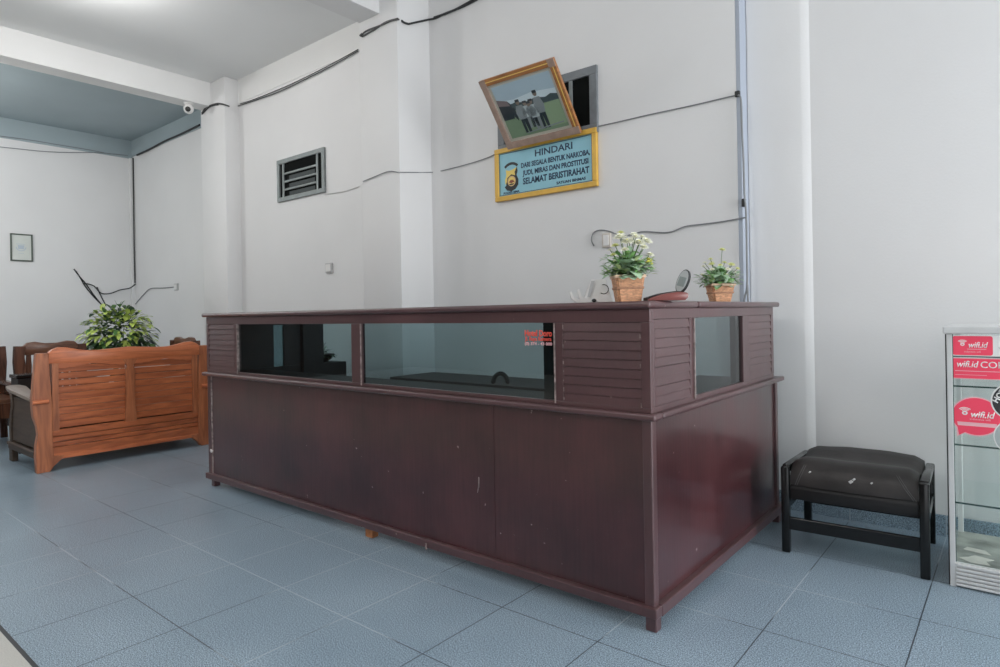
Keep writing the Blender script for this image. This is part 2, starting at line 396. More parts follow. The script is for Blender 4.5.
b = MB(); b.prismZ([(XS + .026, WR + .05), (XS + .026, WR - .014), (-.885, WR - .014), (-.872, WR - .0125), (-.845, WR - .003), (-.835, WR + .001), (-.835, WR + .05)], 0, ZC); struct('trim_2', b, 'wall', 'shallow plaster pier on the right-hand wall', smooth=True)
struct('wall_left', MB().box(XL - .2, XL, YF - .2, YA + .2, 0, ZC), 'wall')
b = MB(); b.box(C1L, XE + .2, YF - .2, WR + .4, ZC, ZC + .15); struct('ceiling', b, 'ceil')
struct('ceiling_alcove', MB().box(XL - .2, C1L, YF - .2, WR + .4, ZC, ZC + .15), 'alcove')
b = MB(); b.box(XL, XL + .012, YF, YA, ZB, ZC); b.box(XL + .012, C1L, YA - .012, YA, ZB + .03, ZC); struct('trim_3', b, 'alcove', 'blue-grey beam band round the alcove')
struct('trim_4', MB().box(-6.94, -6.73, YF, C1Y + .2, ZB, ZC, bev=.004), 'beam', 'white ceiling beam in front of the alcove')
b = MB(); b.box(-6.73, C2L, WY - .006, WY + .02, ZB, ZC); struct('trim_5', b, 'beam', 'white beam along the wall top')
b = MB(); b.box(C1L, C1R, C1Y, WY + .1, 0, ZC - .001, bev=.012); struct('trim_6', b, 'wall', 'square column at the alcove corner', smooth=True)
b = MB(); b.box(C2L, C2R, C2Y, WY + .1, 0, ZC - .001, bev=.006); struct('trim_7', b, 'wall', 'square column behind the counter', smooth=True)
struct('trim_8', MB().box(-3.972, -3.73, YF, C2Y + .1, ZB, ZC, bev=.004), 'wall', 'ceiling beam above the counter')
b = MB(); b.box(XL, XL + .05, YA - .05, YA, 0, ZB); struct('trim_9', b, 'wall', 'boxed corner strip in the alcove')
# skirting
struct('baseboard_right', MB().box(XS + .002, XE, WR - .026, WR - .0145, 0, .098, bev=.002), 'floor')
struct('baseboard_left', MB().box(XL + .001, XL + .013, YF, YA - .052, 0, .098, bev=.002), 'floor')
struct('baseboard_alcove', MB().box(XL + .052, C1L, YA - .013, YA - .001, 0, .098, bev=.002), 'floor')
struct('baseboard_back', MB().box(C2R + .001, XS - .002, WY - .013, WY - .001, 0, .098, bev=.002), 'floor')
# street side and right-hand side of the hall: openings for daylight
b = MB(); b.box(XL, .2, YF - .2, YF, 0, ZC); b.box(3.6, XE, YF - .2, YF, 0, ZC); b.box(XL, XE, YF - .2, YF, 3.0, ZC)
struct('wall_front', b, 'added_dark')  # dark finish invented so the counter front reflects dark
struct('trim_10', MB().box(XL + .001, XL + .03, YF, -.9, 0, 2.9), 'added_dark', 'added unseen dark sheet on the left wall, darkens the counter reflections')  # unseen sheet added to darken what the counter reflects
b = MB(); b.box(XE, XE + .2, 3.45, WR + .2, 0, ZC); b.box(XE, XE + .2, YF, 1.4, 0, ZC); b.box(XE, XE + .2, YF, WR, 3.1, ZC)
struct('wall_side', b, 'wall')
struct('ground', MB().box(-30, 30, -30, 30, -.3, -.125), mat('paving', (.33, .33, .32), .8, var=.1, vscale=2))

# ------------------------------------------------------------------ louvred vents
def vent_one():
    x0, x1, z0, z1 = -5.685, -4.90, 2.213, 2.626
    y = WY
    w = thing('window_1', 'grey louvred vent above the counter, nearest the column', None, ((x0 + x1) / 2, y, z0)); w['kind'] = 'structure'
    f = MB(); t = .042
    for (a, b_, c, d) in ((x0, x1, z0, z0 + t), (x0, x1, z1 - t, z1), (x0, x0 + t, z0 + t, z1 - t), (x1 - t, x1, z0 + t, z1 - t)):
        f.box(a, b_, y - .022, y - .001, c, d, bev=.003)
    obj('window_frame', f, 'steelframe', w)
    obj('dark_opening', MB().box(x0 + t * .5, x1 - t * .5, y - .006, y - .001, z0 + t * .5, z1 - t * .5), 'void', w)
    for xx in (x0 + .105, x1 - .115):
        obj('mullion', MB().box(xx - .013, xx + .013, y - .018, y - .0062, z0 + t, z1 - t, bev=.002), 'steelframe', w)
    for k in range(3):
        zz = z1 - t - .105 - k * .078
        obj('louvre', MB().box(x0 + .119, x1 - .129, y - .020, y - .0062, zz - .009, zz + .009, bev=.002), 'steelframe', w)
    for k in range(3):
        zz = z1 - t - .145 - k * .078
        obj('pane', MB().box(x0 + .20 + .0 * k, x1 - .16, y - .0085, y - .0062, zz - .022, zz + .014), mat('dim_pane', (.03, .04, .042), .6), w)
vent_one()
def vent_two():
    x0, x1, z0, z1 = -2.845, -2.035, 2.205, 2.627
    y = WY; t = .055
    w = thing('window_2', 'grey louvred vent half hidden behind the tilted framed photograph', None, ((x0 + x1) / 2, y, z0)); w['kind'] = 'structure'
    f = MB()
    for (a, b_, c, d) in ((x0, x1, z0, z0 + t), (x0, x1, z1 - t, z1), (x0, x0 + t, z0 + t, z1 - t), (x1 - t, x1, z0 + t, z1 - t)):
        f.box(a, b_, y - .02, y - .001, c, d, bev=.003)
    obj('window_frame', f, 'ventframe2', w)
    obj('dark_opening', MB().box(x0 + t * .5, x1 - t * .5, y - .006, y - .001, z0 + t * .5, z1 - t * .5), 'void', w)
    obj('mullion', MB().box(x1 - .21, x1 - .185, y - .016, y - .0062, z0 + t, z1 - t, bev=.002), 'steelframe', w)
    obj('mullion', MB().box(x0 + .17, x0 + .195, y - .016, y - .0062, z0 + t, z1 - t, bev=.002), 'steelframe', w)
    for k in range(2):
        zz = z1 - t - .09 - .09 * k
        obj('louvre', MB().box(x0 + .195, x1 - .21, y - .018, y - .0062, zz - .01, zz + .01, bev=.002), 'steelframe', w)
vent_two()

# ------------------------------------------------------------------ reception counter
XC, YC = -.955, 1.948          # near corner
XLc = -4.045                   # left end
ct = thing('reception_counter', 'long brown painted reception counter with dark glass windows and louvred panels', 'counter', (XC, YC, 0))
ZT = 1.109
# lower carcass
p = MB(); p.box(XLc + .03, -1.6525, YC + .010, YC + .026, .07, .712); p.box(-1.6505, XC - .034, YC + .010, YC + .026, .07, .712); obj('front_panel', p, 'paint', ct)
p = MB(); p.box(XC - .026, XC - .010, YC + .034, 3.33, .07, .712); obj('side_panel', p, 'paint', ct)
p = MB(); p.box(XC - .036, XC, YC, YC + .036, .058, .712, bev=.004); obj('corner_post', p, 'paint_trim', ct)
p = MB(); p.box(XLc, XLc + .034, YC, YC + .034, .058, .712, bev=.003); obj('corner_post', p, 'paint_trim', ct)
p = MB(); p.box(XLc + .034, XLc + .046, YC + .004, YC + .012, .085, .705, bev=.002); obj('edge_strip', p, 'worn', ct)['label'] = 'pale worn edge strip'
p = MB(); p.box(XC - .034, XC, 3.33, 3.365, .058, .712, bev=.003); obj('corner_post', p, 'paint_trim', ct)
# base rail
p = MB(); p.box(XLc - .018, XC + .014, YC - .014, YC + .03, .050, .085, bev=.004); obj('base_rail', p, 'paint_trim', ct)
p = MB(); p.box(XC - .03, XC + .014, YC + .0302, 3.42, .046, .086, bev=.004); obj('base_rail', p, 'paint_trim', ct)
# feet
for (a, b_) in ((XC - .035, YC + .0), (XLc + .012, YC + .01), (XC - .035, 3.33)):
    obj('foot', MB().box(a, a + .04, b_, b_ + .04, 0, .05, bev=.004), 'paint_trim', ct)
q = onY(368, 529, YC + .01)
obj('foot', MB().box(q.x - .022, q.x + .03, YC + .01, YC + .05, .0, .05, bev=.003), 'raw', ct)['label'] = 'bare orange timber block under front rail'
q = onY(426, 545, YC - .016)
obj('nail', MB().box(q.x - .003, q.x + .003, YC - .019, YC - .012, .045, .072), 'worn', ct)['label'] = 'pale chip in the rail'
q = onY(477, 497, YC); obj('scratch', MB().prismY([(q.x - .004, .335), (q.x + .006, .365), (q.x + .006, .40), (q.x + .002, .402), (q.x + .0, .37), (q.x - .006, .338)], YC + .0085, YC + .0102), 'worn', ct)
q = onY(211, 450, YC); obj('nail', MB().box(q.x - .006, q.x + .012, YC - .004, YC + .006, q.z - .012, q.z + .002, rot=Matrix.Rotation(.5, 3, 'Y')), 'white_plastic', ct)
# ledge moulding
p = MB(); p.box(XLc - .032, XC + .022, YC - .022, YC + .05, .709, .731, bev=.007, seg=3); obj('ledge', p, 'paint_trim', ct, smooth=True)
p = MB(); p.box(XC - .05, XC + .022, YC + .0505, 3.41, .709, .731, bev=.007, seg=3); obj('ledge', p, 'paint_trim', ct, smooth=True)
# upper carcass stiles and frieze
def fbox(x0, x1, z0, z1, d=0.0, th=.022): return MB().box(x0, x1, YC - d, YC + th, z0, z1, bev=.002)
def sbox(y0, y1, z0, z1, d=0.0, th=.022): return MB().box(XC - th, XC + d, y0, y1, z0, z1, bev=.002)
obj('frieze_rail', fbox(XLc, XC, 1.037, 1.083), 'paint_trim', ct)
obj('frieze_rail', sbox(YC + .0225, 3.31, 1.046, 1.083), 'paint_trim', ct)
obj('sill_rail', fbox(XLc, XC, .731, .748, -.001), 'paint_trim', ct)
obj('sill_rail', sbox(YC + .0225, 3.31, .731, .752, -.001), 'paint_trim', ct)
for (a, b_) in ((XC - .034, XC), (-1.338, -1.304), (-2.553, -2.472), (-3.70, -3.655), (XLc, XLc + .03)):
    obj('stile', fbox(a, b_,   .748, 1.037), 'paint_trim', ct)
for xx in (-3.657, -2.478, -1.340):
    obj('bead', MB().box(xx - .0028, xx + .0028, YC - .004, YC + .012, .738, 1.037, bev=.001), 'worn', ct)['label'] = 'pale worn window bead'
for (a, b_) in ((YC + .0225, YC + .04), (2.277, 2.312), (2.862, 2.945), (3.272, 3.31)):
    obj('stile', sbox(a, b_, .752, 1.046), 'paint_trim', ct)
obj('bead', MB().box(XC - .01, XC + .006, 2.308, 2.314, .74, 1.046, bev=.001), 'worn', ct)['label'] = 'pale worn window bead'
def louvre_front(x0, x1, z0=.748, z1=1.037, n=9):
    m = MB(); h = (z1 - z0) / n
    for k in range(n):
        a = z0 + k * h; j = rnd.uniform(-.0008, .0008)
        m.prismX([(YC + .012, a - .001), (YC + .0005, a + .0005 + j), (YC + .0005, a + .003 + j), (YC + .0045, a + h - .0012), (YC + .016, a + h - .0012)], x0, x1)
    m.box(x0, x1, YC + .013, YC + .02, z0, z1)
    return m
def louvre_side(y0, y1, z0=.752, z1=1.046, n=9):
    m = MB(); h = (z1 - z0) / n
    for k in range(n):
        a = z0 + k * h; j = rnd.uniform(-.0008, .0008)
        m.prismY([(XC - .012, a - .001), (XC - .0005, a + .0005 + j), (XC - .0005, a + .003 + j), (XC - .0045, a + h - .0012), (XC - .016, a + h - .0012)], y0, y1)
    m.box(XC - .02, XC - .013, y0, y1, z0, z1)
    return m
obj('louvre_panel', louvre_front(-1.304, XC - .034), 'paint_trim', ct)
obj('louvre_panel', louvre_front(XLc + .03, -3.70), 'paint_trim', ct)
obj('louvre_panel', louvre_side(YC + .04, 2.277), 'paint_trim', ct)
obj('louvre_panel', louvre_side(2.945, 3.272), 'paint_trim', ct)
chip = MB()
for k in range(9):
    z = .75 + .0328 * k + .008
    for xx in (-1.302, -.9915):
        if rnd.random() < .7: chip.box(xx - .002 * rnd.random() - .0005, xx + .001, YC - .0008, YC + .001, z - .010 * rnd.random() - .001, z + .010 * rnd.random())
obj('paint_chips', chip, 'worn', ct)['kind'] = 'stuff'
# glass
g1 = obj('glass_pane', MB().box(-3.655, -2.553, YC + .010, YC + .015, .742, 1.045), 'glass_counter', ct)
g2 = obj('glass_pane', MB().box(-2.472, -1.338, YC + .010, YC + .015, .742, 1.045), 'glass_counter', ct)
g3 = obj('glass_pane', MB().box(XC - .015, XC - .010, 2.312, 2.862, .746, 1.048), 'glass_counter', ct)
# lettering on the glass
def mf(u, v, d, cx, cz): return Vector((cx + u, YC + .0095 - d, cz + v))
lt = text_mb('Hotel Doro', .032, lambda u, v, d: mf(u, v, d, -1.422, .996), width=.128, bold=.0012)
obj('lettering', lt, 'sticker_red', g2)['label'] = 'red sticker lettering on the glass'
lt = text_mb('Jl. Raya Kamera', .021, lambda u, v, d: mf(u, v, d, -1.422, .975), width=.125, bold=.0006)
obj('lettering', lt, 'sticker_red', g2)['label'] = 'red sticker lettering on the glass'
lt = text_mb('(0) 374 - 43 000', .016, lambda u, v, d: mf(u, v, d, -1.422, .9565), width=.128, bold=.0003)
obj('lettering', lt, 'pink', g2)['label'] = 'pale sticker lettering on the glass'
# counter top: overhanging nosed board on front, right and left arms
p = MB(); p.box(XLc - .032, XC + .008, YC - .018, YC + .40, 1.0835, ZT, bev=.010, seg=3); obj('top_board', p, 'paint_trim', ct, smooth=True)
p = MB(); p.box(XC - .36, XC + .012, YC + .4005, 3.385, 1.0835, ZT - .0005, bev=.010, seg=3); obj('top_board', p, 'paint_trim', ct, smooth=True)
p = MB(); p.box(XLc - .032, XLc + .26, YC + .4005, 2.81, 1.0835, ZT - .0005, bev=.010, seg=3); obj('top_board', p, 'paint_trim', ct, smooth=True)
# left return, seen through the glass
p = MB(); p.box(XLc, XLc + .02, YC + .035, 2.66, .07, .73); p.box(XLc, XLc + .02, YC + .035, 2.41, .731, 1.083); p.box(XLc, XLc + .06, 2.62, 2.79, .0, 1.083); p.box(XLc, XLc + .02, 2.41, 2.62, 1.02, 1.083); p.box(XLc, XLc + .02, 2.49, 2.62, .731, 1.02)
obj('return_panel', p, 'darkvoid', ct)
obj('glass_pane', MB().box(XLc + .008, XLc + .013, 2.41, 2.49, .731, 1.02), 'glass_counter', ct)
p = MB(); p.box(-1.408, -1.338, YC + .024, YC + .10, .735, 1.083); obj('inner_post', p, 'darkvoid', ct)
p = MB(); p.box(XC - .050, XC - .024, 2.838, 2.93, .735, 1.083); obj('inner_post', p, 'darkvoid', ct)
p = MB(); p.box(XLc + .03, XC - .03, YC + .03, YC + .34, .700, .7265); p.box(XC - .38, XC - .03, YC + .341, 3.3, .700, .7265); obj('worktop', p, 'darkvoid', ct)

# low cabinet behind the counter
bc = thing('low_cabinet', 'low dark cabinet against the wall behind the counter glass', 'cabinet', (-2.5, 3.25, 0))
p = MB(); p.box(-3.50, -1.45, 3.06, 3.47, .06, .60); obj('body', p, 'darkvoid', bc)
p = MB(); p.box(-3.53, -1.42, 3.03, 3.472, .6005, .63, bev=.004); obj('top', p, 'darkvoid', bc)
p = MB(); p.box(-3.46, -1.49, 3.10, 3.45, 0, .0595); obj('plinth', p, 'black', bc)
for k in range(4): obj('door', MB().box(-3.48 + k * .505, -2.99 + k * .505, 3.045, 3.0595, .08, .58, bev=.003), 'darkvoid', bc)
ps = thing('plant_stand', 'tall dark box stand seen through the left glass window', 'stand', (-4.52, 3.12, 0))
obj('body', MB().box(-4.70, -4.34, 2.98, 3.26, .04, .700, bev=.006), 'darkvoid', ps); obj('base', MB().box(-4.72, -4.32, 2.96, 3.28, 0, .0395, bev=.006), 'black', ps)
pp0 = Vector((-4.52, 3.12, .701)); pl2 = thing('potted_plant', 'dim pale-leaved plant in a low bowl behind the left glass window', 'plant', pp0)
obj('bowl', MB().lathe([(.06, 0), (.10, .02), (.13, .06), (.12, .06), (.09, .03)], pp0, 24), 'black', pl2, smooth=True)
lq = MB(); r2_ = random.Random(4)
for k in range(90):
    th = r2_.uniform(0, 2 * PI); el = r2_.uniform(.05, 1.4); d = Vector((math.cos(th) * math.cos(el), math.sin(th) * math.cos(el), math.sin(el)))
    ln = r2_.uniform(.05, .085); lq.leaf(pp0 + Vector((0, 0, .04)) + d * r2_.uniform(.02, .10), d, (0, 0, 1), ln, ln * .45, mi=r2_.choice((0, 1, 1)), droop=.4, n=4)
obj('foliage', lq, ['leaf_sage', 'leaf_dark'], pl2)
hs = MB(); c = Vector((-2.52, 3.06, .632))
hs.tube([c + Vector((math.cos(a) * .045 * RT.x, math.cos(a) * .045 * RT.y, .012 + max(0, math.sin(a)) * .055)) for a in [PI * (i / 14) for i in range(15)]], .014, 8)
for s in (-1, 1): hs.ball(c + Vector((s * .045 * RT.x, s * .045 * RT.y, .020)), .019, s=(.8, .8, 1))
tag(obj('headset', hs, 'black', smooth=True), 'small black arched headset behind the long glass window', 'headset')

# ------------------------------------------------------------------ flower pots on the counter
def along(c, u, v, z): return c + Vector((_rt.x * u + -math.sin(YAW) * v, _rt.y * u + math.cos(YAW) * v, z))
def square_pot(root, c, top, bot, h):
    a = MB(); t2, b2 = top / 2, bot / 2
    def ring(s, z): return [along(c, i * s, j * s, z) for i, j in ((-1, -1), (1, -1), (1, 1), (-1, 1))]
    t = bmesh.new(); rows = []
    prof = [(b2, 0.0005), (b2 + (t2 - b2) * .5, h * .5), (t2, h), (t2 - .008, h), (t2 - .012, h * .8)]
    for s, z in prof: rows.append([t.verts.new(v) for v in ring(s, z)])
    for A, B in zip(rows, rows[1:]):
        for k in range(4): t.faces.new((A[k], A[(k + 1) % 4], B[(k + 1) % 4], B[k]))
    t.faces.new(rows[0][::-1]); t.faces.new(rows[-1])
    bmesh.ops.recalc_face_normals(t, faces=t.faces[:]); bmesh.ops.bevel(t, geom=[e for e in t.edges if abs((e.verts[0].co - e.verts[1].co).z) > .01], offset=.008, segments=3, affect='EDGES')
    a._merge(t); obj('pot', a, 'pot', root, smooth=True)
    def band(z, s, hh, m, nm):
        b_ = MB(); k = b2 + (t2 - b2) * z / h + s
        ki = k - .007
        for (x0, x1, y0, y1) in ((-k, k, -k, -ki), (-k, k, ki, k), (-k, -ki, -ki, ki), (ki, k, -ki, ki)):
            m2 = along(c, (x0 + x1) / 2, (y0 + y1) / 2, z); b_.box(m2.x - (x1 - x0) / 2, m2.x + (x1 - x0) / 2, m2.y - (y1 - y0) / 2, m2.y + (y1 - y0) / 2, m2.z - hh / 2, m2.z + hh / 2, bev=.003, rot=Matrix.Rotation(YAW, 3, 'Z'))
        obj(nm, b_, m, root, smooth=True)
    band(h - .004, .003, .011, 'pot_rim', 'rim'); band(h * .52, .002, .009, 'pot_band', 'woven_band')
    obj('soil', MB().box(c.x - t2 + .014, c.x + t2 - .014, c.y - t2 + .014, c.y + t2 - .014, c.z + h * .7, c.z + h * .9, rot=Matrix.Rotation(YAW, 3, 'Z')), 'soil', root)
def flower(root, p, up, r, m='petal', core='bud', layers=3):
    mb_ = MB(); up = Vector(up).normalized(); a = up.orthogonal().normalized(); b_ = up.cross(a)
    for L_ in range(layers):
        n = 9 - L_ * 2; el = .15 + .42 * L_
        for k in range(n):
            th = 2 * PI * (k + .5 * L_) / n
            d = (a * math.cos(th) + b_ * math.sin(th)) * math.cos(el) + up * math.sin(el)
            mb_.leaf(p, d, up, r * (1 - .16 * L_), r * .62, mi=0, droop=.05, n=3, fold=.25)
    mb_.ball(p + up * r * .25, r * .22, mi=1, seg=8)
    return obj('flower', mb_, [m, core], root)
pot_rot = 0
def bouquet(name, label, c, top, bot, h, spread, fh, nleaf, flowers, lw, seed):
    r_ = random.Random(seed)
    root = thing(name, label, 'plant', c, 0, 'flower pots on the counter')
    square_pot(root, c, top, bot, h)
    fol = MB(); base = c + Vector((0, 0, h * .85))
    for k in range(nleaf):
        th = r_.uniform(0, 2 * PI); el = r_.uniform(.12, 1.35); q = r_.uniform(.35, 1)
        d = Vector((math.cos(th) * math.cos(el), math.sin(th) * math.cos(el), math.sin(el)))
        start = base + Vector((d.x * spread * .25 * q, d.y * spread * .25 * q, d.z * fh * .45 * q))
        ln = r_.uniform(.050, .078) * lw
        fol.leaf(start, d, (0, 0, 1), ln, ln * r_.uniform(.45, .62), mi=r_.choice((0, 0, 0, 1, 2)), droop=r_.uniform(.1, .5))
    for k in range(int(nleaf * 3.2)):
        th = r_.uniform(0, 2 * PI); rr = spread * math.sqrt(r_.random()) * 1.0; z = fh * r_.uniform(.12, .75)
        pnt = base + Vector((math.cos(th) * rr, math.sin(th) * rr, z * (1 - .35 * rr / spread)))
        d = Vector((math.cos(th), math.sin(th), r_.uniform(-.1, .9)))
        ln = r_.uniform(.020, .038)
        fol.leaf(pnt, d, (0, 0, 1), ln, ln * .55, mi=r_.choice((0, 0, 1, 1, 3)), droop=r_.uniform(0, .4), n=3)
    for k in range(int(nleaf * .5)):
        th = r_.uniform(0, 2 * PI); z = r_.uniform(-.004, .05)
        d = Vector((math.cos(th), math.sin(th), r_.uniform(.0, .7))); ln = r_.uniform(.045, .062) * lw
        fol.leaf(base + Vector((d.x * spread * .38, d.y * spread * .38, z + .01)), d, (0, 0, 1), ln, ln * .6, mi=r_.choice((0, 0, 1)), droop=r_.uniform(.2, .6))
    obj('foliage', fol, ['leaf_sage', 'leaf_green', 'leaf_mid', 'leaf_pale'], root)
    st = MB()
    for (u, v, z, fr, m_) in flowers:
        fp = base + Vector((RT.x * u + FW.x * v, RT.y * u + FW.y * v, z))
        st.tube([base + Vector((0, 0, .01)), base.lerp(fp, .5) + Vector((0, 0, .01)), fp], .0014, 5)
    obj('stems', st, 'stem', root)
    for (u, v, z, fr, m_) in flowers:
        fp = base + Vector((RT.x * u + FW.x * v, RT.y * u + FW.y * v, z))
        flower(root, fp, Vector((u * 4 - FW.x * .35, v * 4 - FW.y * .35, 1 + z)), fr, m_)
    return root
c1 = onY(628, 299, 2.03); c1.z = ZT
bouquet('flower_pot', 'larger wicker pot with pale leaves and white flowers, left of the red gadget', c1, .104, .080, .092, .088, .15, 64,
        [(-.03, -.03, .145, .029, 'petal'), (-.008, -.045, .128, .027, 'petal'), (-.045, -.02, .118, .018, 'petal_y'), (.035, -.03, .125, .028, 'petal'), (.066, -.01, .132, .025, 'petal'), (.05, -.045, .108, .018, 'petal'),
         (-.018, .02, .168, .018, 'petal_y'), (.012, .01, .14, .02, 'petal'), (-.06, .0, .105, .014, 'petal'), (.077, -.02, .085, .016, 'petal'), (.07, -.03, .055, .016, 'bud'), (.075, -.01, .068, .014, 'bud'), (.02, -.05, .145, .018, 'petal'), (-.02, -.06, .10, .017, 'petal'), (.055, .01, .15, .018, 'petal'), (-.055, -.03, .085, .015, 'petal_y'), (.03, .02, .16, .02, 'petal')], 1.15, 3)
c2 = onX(720, 300.5, -1.055); c2.z = ZT
bouquet('flower_pot', 'smaller wicker pot with a single tall flower, at the wall end of the counter', c2, .106, .076, .082, .092, .115, 60,
        [(.010, -.01, .166, .018, 'petal_y'), (-.045, -.03, .10, .017, 'petal_y'), (-.075, -.01, .092, .015, 'petal'), (-.028, .02, .112, .016, 'petal'), (.045, -.02, .098, .017, 'petal_y'), (.062, .01, .10, .016, 'petal_y'), (-.06, .02, .11, .016, 'petal'), (.02, -.05, .075, .015, 'petal'), (.075, -.02, .08, .012, 'petal_y'), (-.085, -.02, .055, .012, 'petal'), (-.01, -.04, .095, .013, 'petal_y'), (-.05, -.05, .075, .014, 'petal'), (-.04, .0, .125, .014, 'petal_y'), (.03, .02, .11, .015, 'petal_y'), (.06, -.05, .06, .012, 'petal')], 1.0, 9)

# ------------------------------------------------------------------ red gadget with flip-up display, white desk stand
c = onY(668, 298, 2.08); c.z = ZT
ph = thing('desk_phone', 'red-brown gadget with a raised oval grey screen beside the larger flower pot', 'phone', c)
body = [(-.076, .0), (.050, .0), (.060, .008), (.063, .018), (.058, .026), (.040, .029), (.018, .029), (-.03, .022), (-.065, .011), (-.078, .005)]
t = MB(); t.prism(body, lambda a, z: along(c, a, -.036, z + .0008), lambda a, z: along(c, a, .036, z + .0008), bev=.003); obj('body', t, 'red_body', ph, smooth=True)
t = MB(); t.prism([(-.072, .0105), (-.03, .0225), (.018, .0295), (.036, .030), (.034, .032), (.016, .032), (-.034, .025), (-.074, .013)], lambda a, z: along(c, a, -.026, z + .0008), lambda a, z: along(c, a, .026, z + .0008)); obj('keypad', t, 'black', ph)
t = MB(); t.box(-.01, .01, -.004, .004, 0, .012, bev=.002)
for v in t.bm.verts: v.co = along(c, -.072 + v.co.x, v.co.y * 6, v.co.z + .001)
obj('hinge', t, 'black', ph)
tilt = Vector((_rt.x * .36, _rt.y * .36, .91)).normalized()
sc_c = along(c, .036, 0, .030)
def oval(off, ku, kz, th, mb_, mi=0, zoff=0.0):
    nrm = Vector((-_rt.x * .62 + math.sin(YAW) * .70, -_rt.y * .62 - math.cos(YAW) * .70, .36)).normalized()
    side = tilt.cross(nrm).normalized(); nn = side.cross(tilt).normalized()
    if nn.dot(nrm) < 0: nn = -nn
    cc = sc_c + tilt * (.041 + zoff) + nn * off
    tt = bmesh.new(); n = 28
    A = [tt.verts.new(cc + side * ku * math.cos(2 * PI * i / n) + tilt * kz * math.sin(2 * PI * i / n)) for i in range(n)]
    B = [tt.verts.new(v.co + nn * th) for v in A]
    tt.faces.new(A); tt.faces.new(B[::-1])
    for i in range(n): tt.faces.new((A[i], B[i], B[(i + 1) % n], A[(i + 1) % n]))
    bmesh.ops.recalc_face_normals(tt, faces=tt.faces[:]); mb_._merge(tt, mi); return cc, side, nn
t = MB(); oval(-.012, .0215, .043, .012, t); obj('screen_back', t, 'black', ph, smooth=True)
t = MB(); cc, side_, nn_ = oval(.0002, .019, .039, .002, t); obj('screen_bezel', t, 'silver', ph, smooth=True)
t = MB(); t.prism([(-.0135, -.020), (.0135, -.020), (.0135, .014), (-.0135, .014)], lambda a, b_: cc + side_ * a + tilt * b_ + nn_ * .0023, lambda a, b_: cc + side_ * a + tilt * b_ + nn_ * .0033); obj('display', t, 'lcd', ph)

c = onY(592, 299.5, 2.06); c.z = ZT
along_ = along
def along(c, u, v, z): return along_(c, u * 1.3 + .006, v * 1.25, z * 1.05)
ds = thing('desk_stand', 'white folded desk stand with a black ring, left of the larger flower pot', 'stand', c)
t = MB(); t.prism([(-.035, .001), (.050, .001), (.034, .083), (-.006, .083)], lambda a, z: along(c, a, -.002 + z * .28 - .03, z), lambda a, z: along(c, a, .0 + z * .28 - .03 + .0025, z)); obj('front_panel', t, 'white_plastic', ds)
t = MB(); t.prism([(-.035, .001), (.050, .001), (.034, .083), (-.006, .083)], lambda a, z: along(c, a, .018 - z * .30 + .002, z), lambda a, z: along(c, a, .018 - z * .30 + .0045, z)); obj('back_panel', t, 'white_plastic', ds)
t = MB(); t.tube([along(c, .026 + .0135 * math.cos(a), -.0185 + .28 * .046 - .018 + .28 * .0 * a, .047 + .0165 * math.sin(a)) for a in [(-.80 + 1.45 * i / 16) * PI * .9 for i in range(17)]], .0016, 6); obj('ring', t, 'black', ds)
for k, (u0, hh) in enumerate(((-.062, .040), (-.040, .048))):
    t = MB(); t.prism([(u0 - .010, hh * .95), (u0 - .005, hh), (u0 + .002, hh * .45), (u0 + .022, .012), (u0 + .030, .001), (u0 + .008, .001), (u0 - .006, hh * .4)], lambda a, z: along(c, a, -.035, z), lambda a, z: along(c, a, -.015, z)); obj('hook', t, 'white_plastic', ds)
t = MB(); t.prism([(-.022, .02), (-.014, .02), (.002, .078), (-.008, .078)], lambda a, z: along(c, a, -.0385 + z * .28, z), lambda a, z: along(c, a, -.036 + z * .28, z)); obj('clip', t, 'grey_plastic', ds)
t = MB(); t.ball(along(c, -.004, -.038, .0075), .0065, s=(1.4, 1.4, 1)); obj('knob', t, 'black', ds)
along = along_

# ------------------------------------------------------------------ warning board and tilted photograph
sx0, sx1, sz0, sz1 = -2.872, -2.040, 1.865, 2.234
yb = WY - .003
sg = thing('sign_board', 'light blue warning board in a yellow frame below the tilted photograph', 'sign', ((sx0 + sx1) / 2, yb, sz0))
ft = .034; f = MB()
for (a, b_, z0, z1) in ((sx0, sx1, sz0, sz0 + ft), (sx0, sx1, sz1 - ft, sz1), (sx0, sx0 + ft, sz0 + ft, sz1 - ft), (sx1 - ft, sx1, sz0 + ft, sz1 - ft)): f.box(a, b_, yb - .026, yb, z0, z1, bev=.004)
obj('frame', f, 'gold', sg)
obj('board', MB().box(sx0 + ft * .6, sx1 - ft * .6, yb - .014, yb - .002, sz0 + ft * .6, sz1 - ft * .6), 'sky_board', sg)
ln = MB(); e = ft + .004; w_ = .0035; yy = yb - .0152
for (a, b_, z0, z1) in ((sx0 + e, sx1 - e, sz0 + e, sz0 + e + w_), (sx0 + e, sx1 - e, sz1 - e - w_, sz1 - e), (sx0 + e, sx0 + e + w_, sz0 + e, sz1 - e), (sx1 - e - w_, sx1 - e, sz0 + e, sz1 - e)): ln.box(a, b_, yy, yb - .0138, z0, z1)
obj('border_line', ln, 'navy', sg)
def sgn(s, size, cx, cz, width, bold):
    m = text_mb(s, size, lambda u, v, d: Vector((cx + u, yb - .0141 - d, cz + v)), width=width, bold=bold)
    obj('lettering', m, 'navy', sg)
W_ = sx1 - sx0; Hh = sz1 - sz0
def sp(u, v): return sx0 + W_ * u, sz1 - Hh * v
